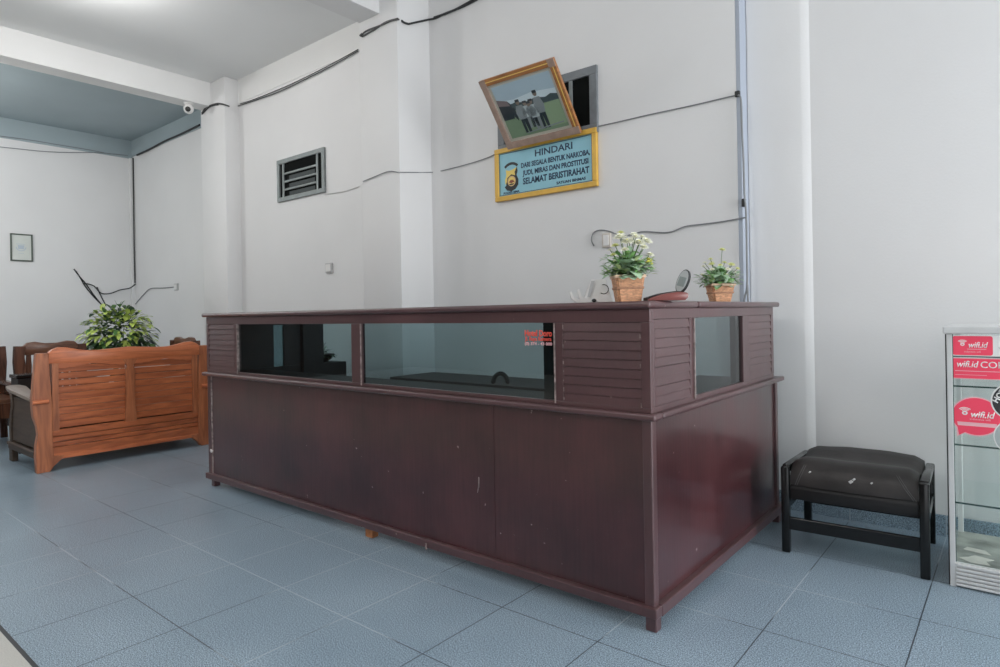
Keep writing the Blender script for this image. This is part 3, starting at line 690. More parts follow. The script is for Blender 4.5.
for (s, size, u, v, wd, bo) in (('HINDARI', .062, .60, .225, .36, .0012), ('DARI SEGALA BENTUK NARKOBA,', .046, .605, .40, .66, .0016), ('JUDI, MIRAS DAN PROSTITUSI', .046, .61, .545, .63, .0016), ('SELAMAT BERISTIRAHAT', .058, .61, .70, .635, .0018), ('SATUAN BINMAS', .024, .76, .835, .27, .0009)):
    x, z = sp(u, v); sgn(s, size, x, z, W_ * wd, bo)
x, z = sp(.17, .86); sgn('POLRES BIMA', .021, x, z, W_ * .17, .0008)
# crest on the board: dark shield with a yellow half, round medallion and an arched ribbon
ex, ez = sp(.172, .61); em = MB(); yy0 = yb - .0142
def disc(cx, cz, r, y0, y1, mi, n=32, a0=0, a1=2 * PI, rin=0.0, kx=1.0):
    if rin == 0 and abs(a1 - a0 - 2 * PI) < 1e-6: pts = [(cx + kx * r * math.cos(a), cz + r * math.sin(a)) for a in [a0 + (a1 - a0) * i / n for i in range(n)]]
    else:
        arc = [a0 + (a1 - a0) * i / n for i in range(n + 1)]
        pts = [(cx + kx * r * math.cos(a), cz + r * math.sin(a)) for a in arc] + [(cx + kx * rin * math.cos(a), cz + rin * math.sin(a)) for a in reversed(arc)]
        if rin == 0: pts = pts[:n + 1] + [(cx, cz)]
    em.prismY(pts, y1, y0, mi=mi)
sh = [(-.046, .070), (-.020, .060), (.018, .066), (.050, .078), (.056, .05), (.046, .024), (.062, -.01), (.060, -.045), (.036, -.072), (0, -.084), (-.04, -.074), (-.060, -.05), (-.044, -.036), (-.056, .0), (-.044, .03)]
em.prismY([(ex + a, ez + b_) for a, b_ in sh], yy0 - .001, yy0, mi=0)
shy = [(-.046, .070), (-.020, .060), (.018, .066), (.048, .076), (.030, .046), (.034, .022), (.0, .034), (-.034, .012), (-.040, -.016), (-.052, -.034), (-.056, .0), (-.044, .03)]
em.prismY([(ex + a, ez + b_) for a, b_ in shy], yy0 - .0018, yy0 - .0008, mi=1)
disc(ex + .004, ez - .014, .042, yy0 - .0016, yy0 - .0026, 0); disc(ex + .004, ez - .014, .036, yy0 - .0024, yy0 - .0034, 2); disc(ex + .004, ez - .014, .027, yy0 - .0032, yy0 - .0038, 1)
em.prismY([(ex + .004 + a, ez - .014 + b_) for a, b_ in ((-.024, -.006), (-.012, .004), (-.004, .012), (.004, .004), (.012, .010), (.022, -.002), (.026, -.012), (.012, -.010), (.002, -.016), (-.012, -.012))], yy0 - .0044, yy0 - .0036, mi=3)
em.prismY([(ex + .004 + a, ez - .014 + b_) for a, b_ in ((-.022, -.018), (.022, -.018), (.014, -.027), (-.014, -.027))], yy0 - .0044, yy0 - .0036, mi=0)
disc(ex, ez + .020, .098, yy0, yy0 - .001, 0, a0=PI * .27, a1=PI * .73, rin=.080, kx=.95)
obj('crest', em, ['emblem_black', 'yellow', 'emblem_tan', 'emblem_red'], sg)

# tilted photograph: bottom edge on the board, top leaning out into the room
bl = Vector((-2.711, 3.435, 2.214)); UX = Vector((1, 0, 0)); tiltv = Vector((0, -.300, .385)).normalized(); NRM = UX.cross(tiltv)
if NRM.y > 0: NRM = -NRM
PW, PH_ = .588, .487
def fp(u, v, d=0.0): return bl + UX * u + tiltv * v + NRM * d
pf = thing('framed_photograph', 'orange-framed group photograph leaning out over the blue board', 'picture', bl)
def fslab(u0, u1, v0, v1, d0, d1, mb_, mi=0, bev=0.0):
    mb_.prism([(u0, v0), (u1, v0), (u1, v1), (u0, v1)], lambda a, b_: fp(a, b_, d0), lambda a, b_: fp(a, b_, d1), mi=mi, bev=bev)
f = MB(); o_ = .045
def mitre(a, b_, c_, d_, mi, d0, d1):
    f.prism([a, b_, c_, d_], lambda u, v: fp(u, v, d0), lambda u, v: fp(u, v, d1), mi=mi, bev=.003)
i_ = o_
mitre((0, 0), (PW, 0), (PW - i_, i_), (i_, i_), 1, 0, .022); mitre((0, PH_), (i_, PH_ - i_), (PW - i_, PH_ - i_), (PW, PH_), 0, 0, .022)
mitre((0, 0), (i_, i_), (i_, PH_ - i_), (0, PH_), 1, 0, .022); mitre((PW, 0), (PW, PH_), (PW - i_, PH_ - i_), (PW - i_, i_), 0, 0, .022)
obj('frame', f, ['orange_frame', 'mauve_frame'], pf)
f = MB(); k = .018
for (u0, u1, v0, v1) in ((k, PW - k, PH_ - k - .006, PH_ - k), (PW - k - .006, PW - k, k, PH_ - k)): fslab(u0, u1, v0, v1, .0205, .0235, f)
obj('frame_inlay', f, 'goldline', pf)['label'] = 'bright gold line in the frame'
for q_ in ((0, 0), (PW - .05, 0), (0, PH_ - .05), (PW - .05, PH_ - .05)):
    f = MB(); fslab(q_[0], q_[0] + .05, q_[1], q_[1] + .05, .019, .0245, f, bev=.004); obj('frame_corner', f, 'mauve_frame', pf)
f = MB(); fslab(.03, PW - .03, .03, PH_ - .03, .006, .012, f); obj('mount', f, 'matboard', pf)
ph_ = MB(); a0, a1, b0, b1 = .066, PW - .066, .064, PH_ - .064
def pp(pts, mi, lay): ph_.prism([(a0 + (a1 - a0) * u, b0 + (b1 - b0) * v) for u, v in pts], lambda u, v: fp(u, v, .0115), lambda u, v: fp(u, v, .0125 + lay * .00025), mi=mi)
PM = ['ph_sky', 'ph_cloud', 'ph_tree', 'ph_lawn', 'ph_lawn2', 'ph_dark', 'ph_grey', 'ph_light', 'ph_skin', 'ph_roof']
pp([(0, 0), (1, 0), (1, 1), (0, 1)], 0, 0)
pp([(0, .72), (.3, .70), (.62, .74), (1, .70), (1, .60), (0, .60)], 1, 1)
pp([(0, 0), (1, 0), (1, .52), (0, .52)], 3, 2)
pp([(.62, .06), (1, .06), (1, .50), (.7, .48)], 4, 3)
pp([(0, .50), (1, .50), (1, .60), (.9, .63), (.8, .59), (.65, .63), (.45, .60), (.3, .64), (.15, .62), (0, .66)], 2, 4)
pp([(0, .36), (.19, .36), (.22, .62), (.17, .70), (0, .74)], 5, 5); pp([(0, .64), (.2, .60), (.17, .70), (0, .76)], 9, 6)
for (cx, sc, top, bot) in ((.335, 1.0, 6, 5), (.445, .8, 7, 6), (.545, .92, 7, 6), (.66, 1.12, 6, 5), (.50, .75, 6, 5)):
    y0 = .05 if sc > .85 else .12; h_ = .62 * sc
    pp([(cx - .05, y0), (cx - .012, y0), (cx - .004, y0 + h_ * .4), (cx + .014, y0), (cx + .055, y0), (cx + .06, y0 + h_ * .5), (cx - .055, y0 + h_ * .5)], bot, 7)
    pp([(cx - .06, y0 + h_ * .42), (cx + .062, y0 + h_ * .42), (cx + .085, y0 + h_ * .62), (cx + .055, y0 + h_ * .84), (cx - .05, y0 + h_ * .84), (cx - .085, y0 + h_ * .62)], top, 8)
    pp([(cx + .032 * math.cos(t_ * PI / 6), y0 + h_ * .93 + .045 * math.sin(t_ * PI / 6)) for t_ in range(12)], 8, 9)
    pp([(cx - .036, y0 + h_ * .95), (cx + .036, y0 + h_ * .95), (cx + .03, y0 + h_ * 1.02), (cx - .03, y0 + h_ * 1.02)], 5, 10)
pp([(.2, .40), (.245, .30), (.26, .42), (.24, .56), (.2, .55)], 5, 7)
pp([(.30, .035), (.95, .085), (.95, .11), (.30, .05)], 6, 11)
obj('photo', ph_, PM, pf)
f = MB(); fslab(.05, PW - .05, .05, PH_ - .05, .0175, .0185, f); obj('glass', f, 'glass_clear', pf)
f = MB(); f.tube([fp(PW * .5, PH_ - .04, -.002), Vector((bl.x + PW * .5, WY - .004, 2.70))], .002, 6); obj('hanging_cord', f, 'cable_grey', pf)

# small certificate on the left wall
y0_, y1_, z0_, z1_ = 2.246, 2.480, 1.840, 2.186
ct2 = thing('framed_certificate', 'small pale certificate in a thin dark green frame on the left wall', 'picture', (XL, (y0_ + y1_) / 2, z0_))
f = MB(); k = .016
for (a, b_, z0, z1) in ((y0_, y1_, z0_, z0_ + k), (y0_, y1_, z1_ - k, z1_), (y0_, y0_ + k, z0_ + k, z1_ - k), (y1_ - k, y1_, z0_ + k, z1_ - k)): f.box(XL + .001, XL + .02, a, b_, z0, z1, bev=.002)
obj('frame', f, 'green_frame', ct2)
obj('certificate', MB().box(XL + .001, XL + .008, y0_ + k * .5, y1_ - k * .5, z0_ + k * .5, z1_ - k * .5), 'art', ct2)
f = MB(); cy_, cz_ = (y0_ + y1_) / 2 - .005, (z0_ + z1_) / 2 + .01
f.prismX([(cy_ + r_ * math.cos(a), cz_ + r_ * math.sin(a)) for r_, seq in ((.056, range(0, 25)), (.047, range(24, -1, -1))) for a in [PI * (1.02 + .96 * i / 24) for i in seq]], XL + .0078, XL + .0086)
f.box(XL + .0078, XL + .0086, cy_ - .05, cy_ + .045, cz_ + .03, cz_ + .036); f.box(XL + .0078, XL + .0086, cy_ - .03, cy_ + .03, cz_ - .085, cz_ - .08)
f.prismX([(cy_ - .03, cz_ - .03), (cy_ + .03, cz_ - .03), (cy_ + .035, cz_ + .02), (cy_ - .035, cz_ + .02)], XL + .0078, XL + .0084)
obj('printed_seal', f, 'art_blue', ct2)

# ------------------------------------------------------------------ cables, sockets, camera
def smooth_path(pts, n=6):
    pts = [Vector(p) for p in pts]
    if len(pts) < 3: return pts
    out = []
    for i in range(len(pts) - 1):
        p0, p1, p2, p3 = pts[max(i - 1, 0)], pts[i], pts[i + 1], pts[min(i + 2, len(pts) - 1)]
        for k in range(n):
            t_ = k / n
            out.append(.5 * ((2 * p1) + (p2 - p0) * t_ + (2 * p0 - 5 * p1 + 4 * p2 - p3) * t_ ** 2 + (3 * p1 - p0 - 3 * p2 + p3) * t_ ** 3))
    out.append(pts[-1]); return out
def cable(label, runs, m='cable', r=.006, group='cables on the walls'):
    mb_ = MB()
    for run in runs: mb_.tube(smooth_path(run), r, 6)
    return tag(obj('wall_cable', mb_, m, smooth=True), label, 'cable', group)  # each is a cable fixed along the walls
def Yp(Y, *pp_): return [onY(x, y, Y) for x, y in pp_]
def Xp(X, *pp_): return [onX(x, y, X) for x, y in pp_]
e = .008
cable('thick black cable bundle under the alcove beam', [Yp(YA - .014 - e, (137, 155), (150, 149), (165, 141), (180, 134.5), (199.5, 125))], r=.013)
cable('thin cable drooping along the alcove side wall', [Xp(XL + .012 + e, (-4, 146.5), (20, 149), (45, 151.5), (70, 152.5), (100, 152.8), (128, 155.5)), Xp(XL + .014 + e, (-4, 135.5), (30, 140), (60, 145), (90, 150), (110, 154))], 'cable_grey', .005)
cable('black cable looping round the alcove column top', [Yp(C1Y - e, (202, 113), (206, 107.5), (212, 105), (218, 103.5), (224, 104.5), (229, 106.3)), Yp(C1Y - e, (202, 114), (210, 106.5), (218, 104.5))], r=.008)
cable('double cable run below the long wall beam', [Yp(WY - .008 - e, (240, 104), (255, 99), (280, 89), (300, 80), (320, 70), (340, 59.5), (358, 49.5)), Yp(WY - .008 - e, (238, 106), (262, 98), (282, 90.5), (305, 79.5), (330, 67), (358, 51))], r=.0045)
cable('bundled black cables across the counter column top', [Yp(C2Y - e, (361.5, 35.5), (366, 31), (380, 25.5), (392, 20.5), (399, 19.5)), Yp(C2Y - e, (363, 36), (375, 29), (386, 22), (398, 18.5)), Yp(C2Y - e, (362, 33.5), (360, 35.5), (362.5, 36.5))], r=.006)
cable('black cable bundle rising to the top of the picture', [[onX(401.5, 20.5, C2R + e), onX(404, 22.5, C2R + e), onX(408.5, 24, C2R + e)], [Vector((C2R + .02, WY - .02, onY(434, 19, WY).z))] + Yp(WY - e, (436, 18), (445, 13.5), (462, 7), (474, 1), (490, -8)), Yp(WY - e - .006, (434, 17.5), (452, 11), (470, 1.5), (485, -7)), [onX(408.5, 24, C2R + e), Vector((C2R + .02, WY - .02, onY(434, 19, WY).z))]], r=.008)
cable('thin dark cable crossing the column and wall to the blue board', [[onY(363, 181.5, C2Y - e)] + Yp(C2Y - e, (375, 176.5), (388, 171.5), (397, 172)) + [Vector((C2R + e, C2Y - e, onY(400, 172.5, C2Y).z)), Vector((C2R + e, WY - e, onY(432, 172.5, WY).z))] + Yp(WY - e, (445, 170), (470, 163.5), (488, 157.5), (497, 153))], 'cable_grey', .0036)
cable('thin dark cable from the blue board to the right pier', [Yp(WY - e, (597, 126.5), (618, 122), (650, 114.5), (690, 106), (720, 99), (735, 95.5))], 'cable_grey', .0036)
cable('thin pale cable by the louvred vent', [Yp(WY - e, (325, 194), (340, 192), (350, 189.5), (359, 186.5))], 'cable_white', .004)
cable('dark cable dropping beside the right pier', [Yp(WY - .012 - e, (738, 95), (741, 100), (742, 130), (743.5, 160), (744.5, 195), (745.5, 205), (746.3, 218), (746.8, 250), (747.2, 285), (745, 296), (744, 303)), Yp(WY - .012 - e, (747.5, 285), (748.3, 303))], 'cable_grey', .0055)
cable('thin cable looping from the junction box to the right pier', [Yp(WY - e, (594, 246), (591.5, 240), (593.5, 233), (600, 230), (610, 231.5), (622, 236), (635, 233.5), (645, 231.5), (668, 232.5), (685, 226.5), (700, 224.5), (720, 222), (746, 217.5))], 'cable_grey', .004)
cable('black cable down the alcove corner with a loop to the left', [[onX(133, 158, XL + .06), onX(133.5, 200, XL + .06), onX(134, 240, XL + .06), onX(135, 283, XL + .06)], Xp(XL + .055, (135.5, 284), (130, 288), (120, 290), (110, 293.5), (101, 293), (94, 286), (86, 283.5), (84, 284))], r=.008)
cable('black cable bundle slanting into the tall plant', [Xp(XL + e, (74, 269), (80, 277), (86, 284), (93, 294), (101, 304)), Xp(XL + e, (76, 271), (81, 279), (85, 286), (94, 297), (103, 306)), Xp(XL + e, (97, 287), (100, 294), (106, 306))], r=.008)
cable('grey cable from the alcove socket to the plant', [Yp(YA - e, (175, 287), (163, 288), (151, 288.5), (145, 293), (138, 301), (134, 306))], 'cable_grey', .006)
tr = MB(); tr.box(XS + .001, XS + .024, WY + .002, WR - .015, .1, ZC - .002, bev=.002); tag(obj('step_shade_strip', tr, 'step_shade'), 'blue-grey strip painted as the shade on the wall step beside the right pier', 'shade strip')  # box covers the step face and colours in its shade
q = onY(737.5, 95, WY)
t = MB(); t.box(q.x - .010, q.x + .018, WY - .022, WY - .001, q.z - .014, q.z + .018, bev=.006); tag(obj('cable_clip', t, 'cable'), 'upper black cable clip by the wall step', 'clip')
q = onY(745, 203, WY)
t = MB(); t.box(q.x - .012, q.x + .008, WY - .024, WY - .001, q.z - .022, q.z + .022, bev=.005); tag(obj('cable_clip', t, 'cable'), 'lower black cable clip by the wall step', 'clip')
def socket(name, label, x0, x1, y0, z0, z1, m, cat):
    s_ = thing(name, label, cat, ((x0 + x1) / 2, y0, z0))
    obj('plate', MB().box(x0, x1, y0 - .02, y0 - .0005, z0, z1, bev=.005), m, s_)
    obj('face', MB().box(x0 + .012, x1 - .012, y0 - .024, y0 - .0202, z0 + .012, z1 - .012, bev=.002), 'white_plastic', s_)
    return s_
q = onY(330, 268, WY); socket('wall_socket', 'small pale wall socket left of the counter column', q.x - .048, q.x + .048, WY, q.z - .045, q.z + .045, 'grey_plastic', 'socket')
q = onY(177, 287, YA); socket('wall_socket', 'small pale socket on the shaded alcove wall', q.x - .05, q.x + .05, YA, q.z - .045, q.z + .045, 'grey_plastic', 'socket')
q = onY(605, 240, WY); s_ = socket('junction_box', 'beige junction box on the wall behind the larger flower pot', q.x - .012, q.x + .05, WY, q.z - .05, q.z + .04, mat('beige_plastic', (.60, .55, .50), .5), 'socket')  # a junction box, built with the socket helper
cc_ = onX(188.5, 103.5, -6.80)
cv = thing('security_camera', 'small white dome security camera under the ceiling beam', 'camera', (-6.80, cc_.y, ZB))
bc_ = Vector((-6.80, cc_.y, ZB - .062))
dv = (CAM + Vector((0, -1.2, -.3)) - bc_).normalized()
obj('mount', MB().lathe([(.03, -.02), (.05, -.004), (.05, -.0005)], (-6.80, cc_.y, ZB), 20), 'white_plastic', cv, smooth=True)
obj('housing', MB().ball(bc_, .05, seg=20), 'white_plastic', cv, smooth=True)
rotq = Vector((0, 0, 1)).rotation_difference(dv)
obj('lens', MB().lathe([(.027, .0), (.027, .008), (.015, .012)], bc_ + dv * .044, 18, rot=rotq.to_matrix()), 'black', cv, smooth=True)

# ------------------------------------------------------------------ stool
X0, X1, Y0, Y1 = -.829, -.284, 2.952, 3.452
st = thing('stool', 'low black lacquered stool with a worn sagging leather cushion', 'stool', ((X0 + X1) / 2, (Y0 + Y1) / 2, 0))
ST_LOC = Vector(((X0 + X1) / 2, (Y0 + Y1) / 2, 0))
lw = .034
for (x, y) in ((X0, Y0), (X1 - lw, Y0), (X0, Y1 - lw), (X1 - lw, Y1 - lw)):
    obj('leg', MB().box(x, x + lw, y, y + lw, 0, .378 if y == Y0 else .36, bev=.006), 'lacquer', st, smooth=True)
for x in (X0, X1 - lw):
    obj('side_rail', MB().prismX([(Y0 + lw - .004, .352), (Y1 - lw + .004, .335), (Y1 - lw + .004, .362), (Y0 + lw - .004, .383)], x + .002, x + lw - .002, bev=.003), 'lacquer', st, smooth=True)
    obj('side_rail', MB().box(x + .006, x + lw - .006, Y0 + lw - .002, Y1 - lw + .002, .19, .225, bev=.003), 'lacquer', st)
obj('stretcher', MB().box(X0 + lw - .002, X1 - lw + .002, Y0 + .006, Y0 + .026, .103, .157, bev=.003), 'lacquer', st)
obj('stretcher', MB().box(X0 + lw - .002, X1 - lw + .002, Y1 - .026, Y1 - .006, .103, .157, bev=.003), 'lacquer', st)
cu = MB(); t = bmesh.new(); nx, ny = 26, 22
cx0, cx1, cy0, cy1 = X0 + lw + .002, X1 - lw - .002, Y0 + .004, Y1 - .006
prof = [(0.0, .300), (0.0, .335), (.012, .368), (.035, .392), (.075, .405), (.12, .404), (.17, .388), (.22, .376), (.27, .374), (.32, .380), (.37, .392), (.42, .402), (.455, .398), (.480, .375), (.488, .34), (.488, .300)]
r_ = random.Random(5); grid = []
for i in range(nx + 1):
    u = i / nx; x = cx0 + (cx1 - cx0) * u; ed = min(u, 1 - u); dr = -.020 * math.exp(-(ed / .045) ** 2) ; col = []
    for j, (yy, zz) in enumerate(prof):
        s = j / (len(prof) - 1); wob = .002 * math.sin(u * 7 + yy * 9) + .001 * math.sin(u * 17 - yy * 23)
        top = max(0, min(1, (zz - .33) / .06))
        z = zz + (dr + wob + .006 * math.sin(PI * u)) * top
        yoff = (-.010 * math.sin(PI * u) if j < 4 else 0)
        col.append(t.verts.new((x, cy0 + .012 + yy * .965 + yoff, z)))
    grid.append(col)
for a, b_ in zip(grid, grid[1:]):
    for j in range(len(prof) - 1): t.faces.new((a[j], b_[j], b_[j + 1], a[j + 1]))
t.faces.new([v for v in grid[0]]); t.faces.new([v for v in grid[-1]][::-1]); t.faces.new([g[0] for g in grid] + [g[-1] for g in reversed(grid)])
bmesh.ops.recalc_face_normals(t, faces=t.faces[:]); cu._merge(t)
cush = obj('cushion', cu, 'leather', st, smooth=True)
sk = MB(); sk.prismX([(cy0 + .012, .300), (cy0 + .004, .285), (cy0 + .006, .238), (cy1 - .02, .238), (cy1 - .012, .300)], cx0, cx1, bev=.004); obj('seat_skirt', sk, 'leather_low', st, smooth=True)
for (u, z, w2) in ((.17, .366, .004), (.50, .347, .008), (.525, .358, .005), (.66, .352, .004)):
    x = cx0 + (cx1 - cx0) * u; sc_ = MB()
    sc_.prismY([(x - w2, z), (x, z - w2), (x + w2 * 1.3, z + .001), (x + w2 * .3, z + w2)], cy0 - .001, cy0 + .012)
    obj('scuff_mark', sc_, 'scuff', cush)['label'] = 'pale scuff mark on the leather'
seam_m = mat('grey_seam', (.09, .085, .085), .4)
for (xa, xb) in ((cx0 + .02, cx0 + .055), (cx1 - .015, cx1 - .075)):
    for o2 in (0, .008):
        se = MB(); se.tube([(xa + o2, cy0 + .008, .300), ((xa + xb) / 2 + o2, cy0 + .004, .345), (xb + o2, cy0 + .030, .390)], .0012, 5); obj('seam', se, seam_m, cush)

st.matrix_basis = Matrix.Translation(ST_LOC + Vector((-.013, .004, 0))) @ Matrix.Rotation(.05, 4, 'Z')

# ------------------------------------------------------------------ glass display cabinet at the right
KX0, KX1, KY0, KY1 = -.222, .66, 2.965, 3.40
kb = thing('display_cabinet', 'aluminium-framed glass display cabinet with red stickers at the right edge', 'cabinet', ((KX0 + KX1) / 2, (KY0 + KY1) / 2, 0))
obj('top', MB().box(KX0 - .010, KX1 + .010, KY0 - .012, KY1 + .01, .968, .995, bev=.004), 'alu', kb)
for (x, y) in ((KX0, KY0), (KX1 - .02, KY0), (KX0, KY1 - .02), (KX1 - .02, KY1 - .02)):
    obj('post', MB().box(x, x + .019, y, y + .02, 0, .968, bev=.002), 'alu', kb)
obj('shadow_gap', MB().box(KX0 - .004, KX0 - .0002, KY0 + .003, KY0 + .018, .004, .966), 'black', kb)  # black strip drawn in for the shadow gap beside the post
rb = MB(); rb.box(KX0 + .019, KX1 - .02, KY0 + .006, KY0 + .016, .004, .094)
for k in range(6): rb.box(KX0 + .019, KX1 - .02, KY0 - .004, KY0 + .008, .007 + k * .0148, .0165 + k * .0148, bev=.0015)
obj('ribbed_base', rb, 'alu', kb)
obj('deck', MB().box(KX0 + .004, KX1 - .004, KY0 + .02, KY1 - .004, .080, .094), 'deck', kb)
pt = MB(); pt.prismZ([(-.20, 3.03), (-.16, 2.995), (-.10, 3.0), (-.115, 3.04), (-.09, 3.07), (-.15, 3.09), (-.17, 3.055)], .0942, .0955); pt.prismZ([(-.19, 3.14), (-.10, 3.12), (-.12, 3.17), (-.18, 3.18)], .0942, .0955)
tag(obj('paper_scrap', pt, 'paper'), 'torn pale paper lying on the cabinet floor', 'paper')
for z in (.770, .546, .324):
    s = obj('shelf', MB().box(KX0 + .02, KX1 - .02, KY0 + .013, KY1 - .022, z - .005, z, bev=0), 'glass_clear', kb)
    obj('shelf_edge', MB().box(KX0 + .020, KX1 - .021, KY0 + .008, KY0 + .0128, z - .0055, z + .0005), 'glass_edge', s)['label'] = 'dark green glass edge'
gp = obj('glass_front', MB().box(KX0 + .019, KX1 - .02, KY0 + .003, KY0 + .007, .096, .966), 'glass_clear', kb)
obj('glass_side', MB().box(KX0 + .006, KX0 + .010, KY0 + .02, KY1 - .02, .096, .966), 'glass_clear', kb)
obj('glass_side', MB().box(KX1 - .010, KX1 - .006, KY0 + .02, KY1 - .02, .096, .966), 'glass_clear', kb)
obj('glass_back', MB().box(KX0 + .019, KX1 - .02, KY1 - .01, KY1 - .006, .096, .966), 'glass_clear', kb)
obj('door_edge', MB().box(KX0 + .0185, KX0 + .021, KY0 + .001, KY0 + .006, .096, .966), 'glass_edge', kb)
obj('divider', MB().box(KX0 + .0195, KX1 - .02, KY0 + .0005, KY0 + .0028, .880, .8835), 'glass_edge', kb)
# stickers on the glass front (children of the pane)
yk = KY0 + .003
def kf(u, v, d, cx, cz): return Vector((cx + u, yk - d, cz + v))
def rrect(x0, x1, z0, z1, r):
    pts = []
    for cx, cz, a in ((x1 - r, z1 - r, 0), (x0 + r, z1 - r, PI / 2), (x0 + r, z0 + r, PI), (x1 - r, z0 + r, 1.5 * PI)):
        pts += [(cx + r * math.cos(a + PI / 2 * i / 5), cz + r * math.sin(a + PI / 2 * i / 5)) for i in range(6)]
    return pts
def plate(pts, l, mb_, mi=0): mb_.prismY(pts, yk - .0004 * (l + 1), yk - .0004 * l - .0001, mi=mi)
def wifi_icon(mb_, cx, cz, s, lay, mi):
    for k in range(3):
        r0 = s * (.42 + .26 * k); pts = []
        arc = [PI * (.22 + .56 * i / 10) for i in range(11)]
        pts = [(cx + (r0 + s * .15) * math.cos(a), cz - s * .1 + (r0 + s * .15) * math.sin(a) * .8) for a in arc] + [(cx + r0 * math.cos(a), cz - s * .1 + r0 * math.sin(a) * .8) for a in reversed(arc)]
        plate(pts, lay, mb_, mi)
    plate([(cx + s * .40 * math.cos(a), cz - s * .22 + s * .36 * math.sin(a)) for a in [2 * PI * i / 20 for i in range(20)]], lay, mb_, mi)
    plate([(cx + s * .20 * math.cos(a), cz - s * .22 + s * .12 * math.sin(a)) for a in [2 * PI * i / 16 for i in range(16)]], lay + 1, mb_, 0)
SM = ['red', 'white_vinyl', 'pink', 'black_vinyl', 'grey_vinyl', 'teal_vinyl']
a = MB(); plate(rrect(-.206, .05, .884, .962, .006), 0, a, 1); plate(rrect(-.203, -.081, .887, .959, .008), 1, a, 0)
wifi_icon(a, -.172, .932, .017, 2, 1)
text_mb('wifi.id', .030, lambda u, v, d: kf(u, v, .0008 + d * .8, -.127, .925), a, 1, width=.058, bold=.0004, shear=.25)
plate([(-.158, .909), (-.100, .909), (-.100, .911), (-.158, .911)], 2, a, 2)
text_mb('indonesia wifi', .010, lambda u, v, d: kf(u, v, .0008 + d * .8, -.142, .900), a, 2, width=.05)
text_mb('www', .016, lambda u, v, d: kf(u, v, .0008 + d * .8, -.050, .917), a, 4, width=.03)
obj('sticker', a, SM, gp)['label'] = 'small red and white sticker, topmost on the glass'
a = MB(); plate(rrect(-.208, .22, .797, .877, .008), 0, a, 2); plate(rrect(-.205, .217, .800, .874, .007), 1, a, 0)
text_mb('wifi.id', .034, lambda u, v, d: kf(u, v, .0008 + d * .8, -.160, .852), a, 1, width=.066, bold=.0004, shear=.25)
text_mb('CORNER', .034, lambda u, v, d: kf(u, v, .0008 + d * .8, -.052, .851), a, 1, width=.135, bold=.0002)
plate([(-.196, .826), (.20, .826), (.20, .8285), (-.196, .8285)], 2, a, 2); plate([(-.196, .812), (-.10, .812), (-.10, .8135), (-.196, .8135)], 2, a, 2)
obj('sticker', a, SM, gp)['label'] = 'long red sticker reading CORNER'
def bubble(gr):
    cx, cz, rx, rz = -.134, .657, .073 + gr, .0695 + gr
    pts = [(cx + rx * math.cos(a_), cz + rz * math.sin(a_)) for a_ in [PI * (1.36 - 1.82 * 0 + 0) + 2 * PI * 0 for _ in ()]]
    arc = [(-2.05 + (2 * PI - .42) * i / 44) for i in range(45)]
    pts = [(cx + rx * math.cos(a_), cz + rz * math.sin(a_)) for a_ in arc]
    pts.append((-.187 - gr * 1.3, .583 - gr * 1.3))
    return pts
a = MB(); plate(bubble(.0045), 0, a, 2); plate(bubble(0), 1, a, 0)
wifi_icon(a, -.168, .673, .022, 2, 1)
text_mb('wifi.id', .034, lambda u, v, d: kf(u, v, .0008 + d * .8, -.117, .664), a, 1, width=.072, bold=.0005, shear=.25)
text_mb('indonesia wifi', .010, lambda u, v, d: kf(u, v, .0008 + d * .8, -.122, .6465), a, 2, width=.062)
plate([(-.190, .620), (-.076, .620), (-.072, .634), (-.192, .634)], 2, a, 2)
obj('sticker', a, SM, gp)['label'] = 'red speech-bubble sticker with white lettering'
a = MB(); ccx, ccz, rr = -.020, .720, .0655
plate([(ccx + (rr + .005) * math.cos(t_), ccz + (rr + .005) * math.sin(t_)) for t_ in [2 * PI * i / 40 for i in range(40)]], 3, a, 1)
plate([(ccx + rr * math.cos(t_), ccz + rr * math.sin(t_)) for t_ in [2 * PI * i / 40 for i in range(40)]], 4, a, 3)
def rot_uv(ang, cx, cz): return lambda u, v, d: Vector((cx + u * math.cos(ang) - v * math.sin(ang), yk - .0021 - d, cz + u * math.sin(ang) + v * math.cos(ang)))
text_mb('HOT', .026, rot_uv(1.05, ccx - .044, ccz + .020), a, 1, bold=.001); 
plate(rrect(ccx - .030, ccx + .02, ccz - .034, ccz - .008, .006), 5, a, 1); plate(rrect(ccx - .027, ccx + .017, ccz - .031, ccz - .011, .005), 6, a, 3)
text_mb('C', .02, lambda u, v, d: Vector((ccx - .016 + u, yk - .0030 - d, ccz - .021 + v)), a, 1)
plate([(ccx - .016, ccz + .004), (ccx + .02, ccz + .004), (ccx + .02, ccz + .03), (ccx - .004, ccz + .03)], 5, a, 5)
obj('sticker', a, SM, gp)['label'] = 'round black sticker with white rim'
a = MB(); ccx, ccz = -.016, .590; rr = .064
ringp = [2 * PI * i / 40 for i in range(41)]
plate([(ccx + (rr + .004) * math.cos(t_), ccz + (rr + .004) * math.sin(t_)) for t_ in ringp[:-1]], 1.2, a, 1); plate([(ccx + rr * math.cos(t_), ccz + rr * math.sin(t_)) for t_ in ringp[:-1]], 2.2, a, 4)
obj('sticker', a, SM, gp)['label'] = 'round grey sticker with white rim'

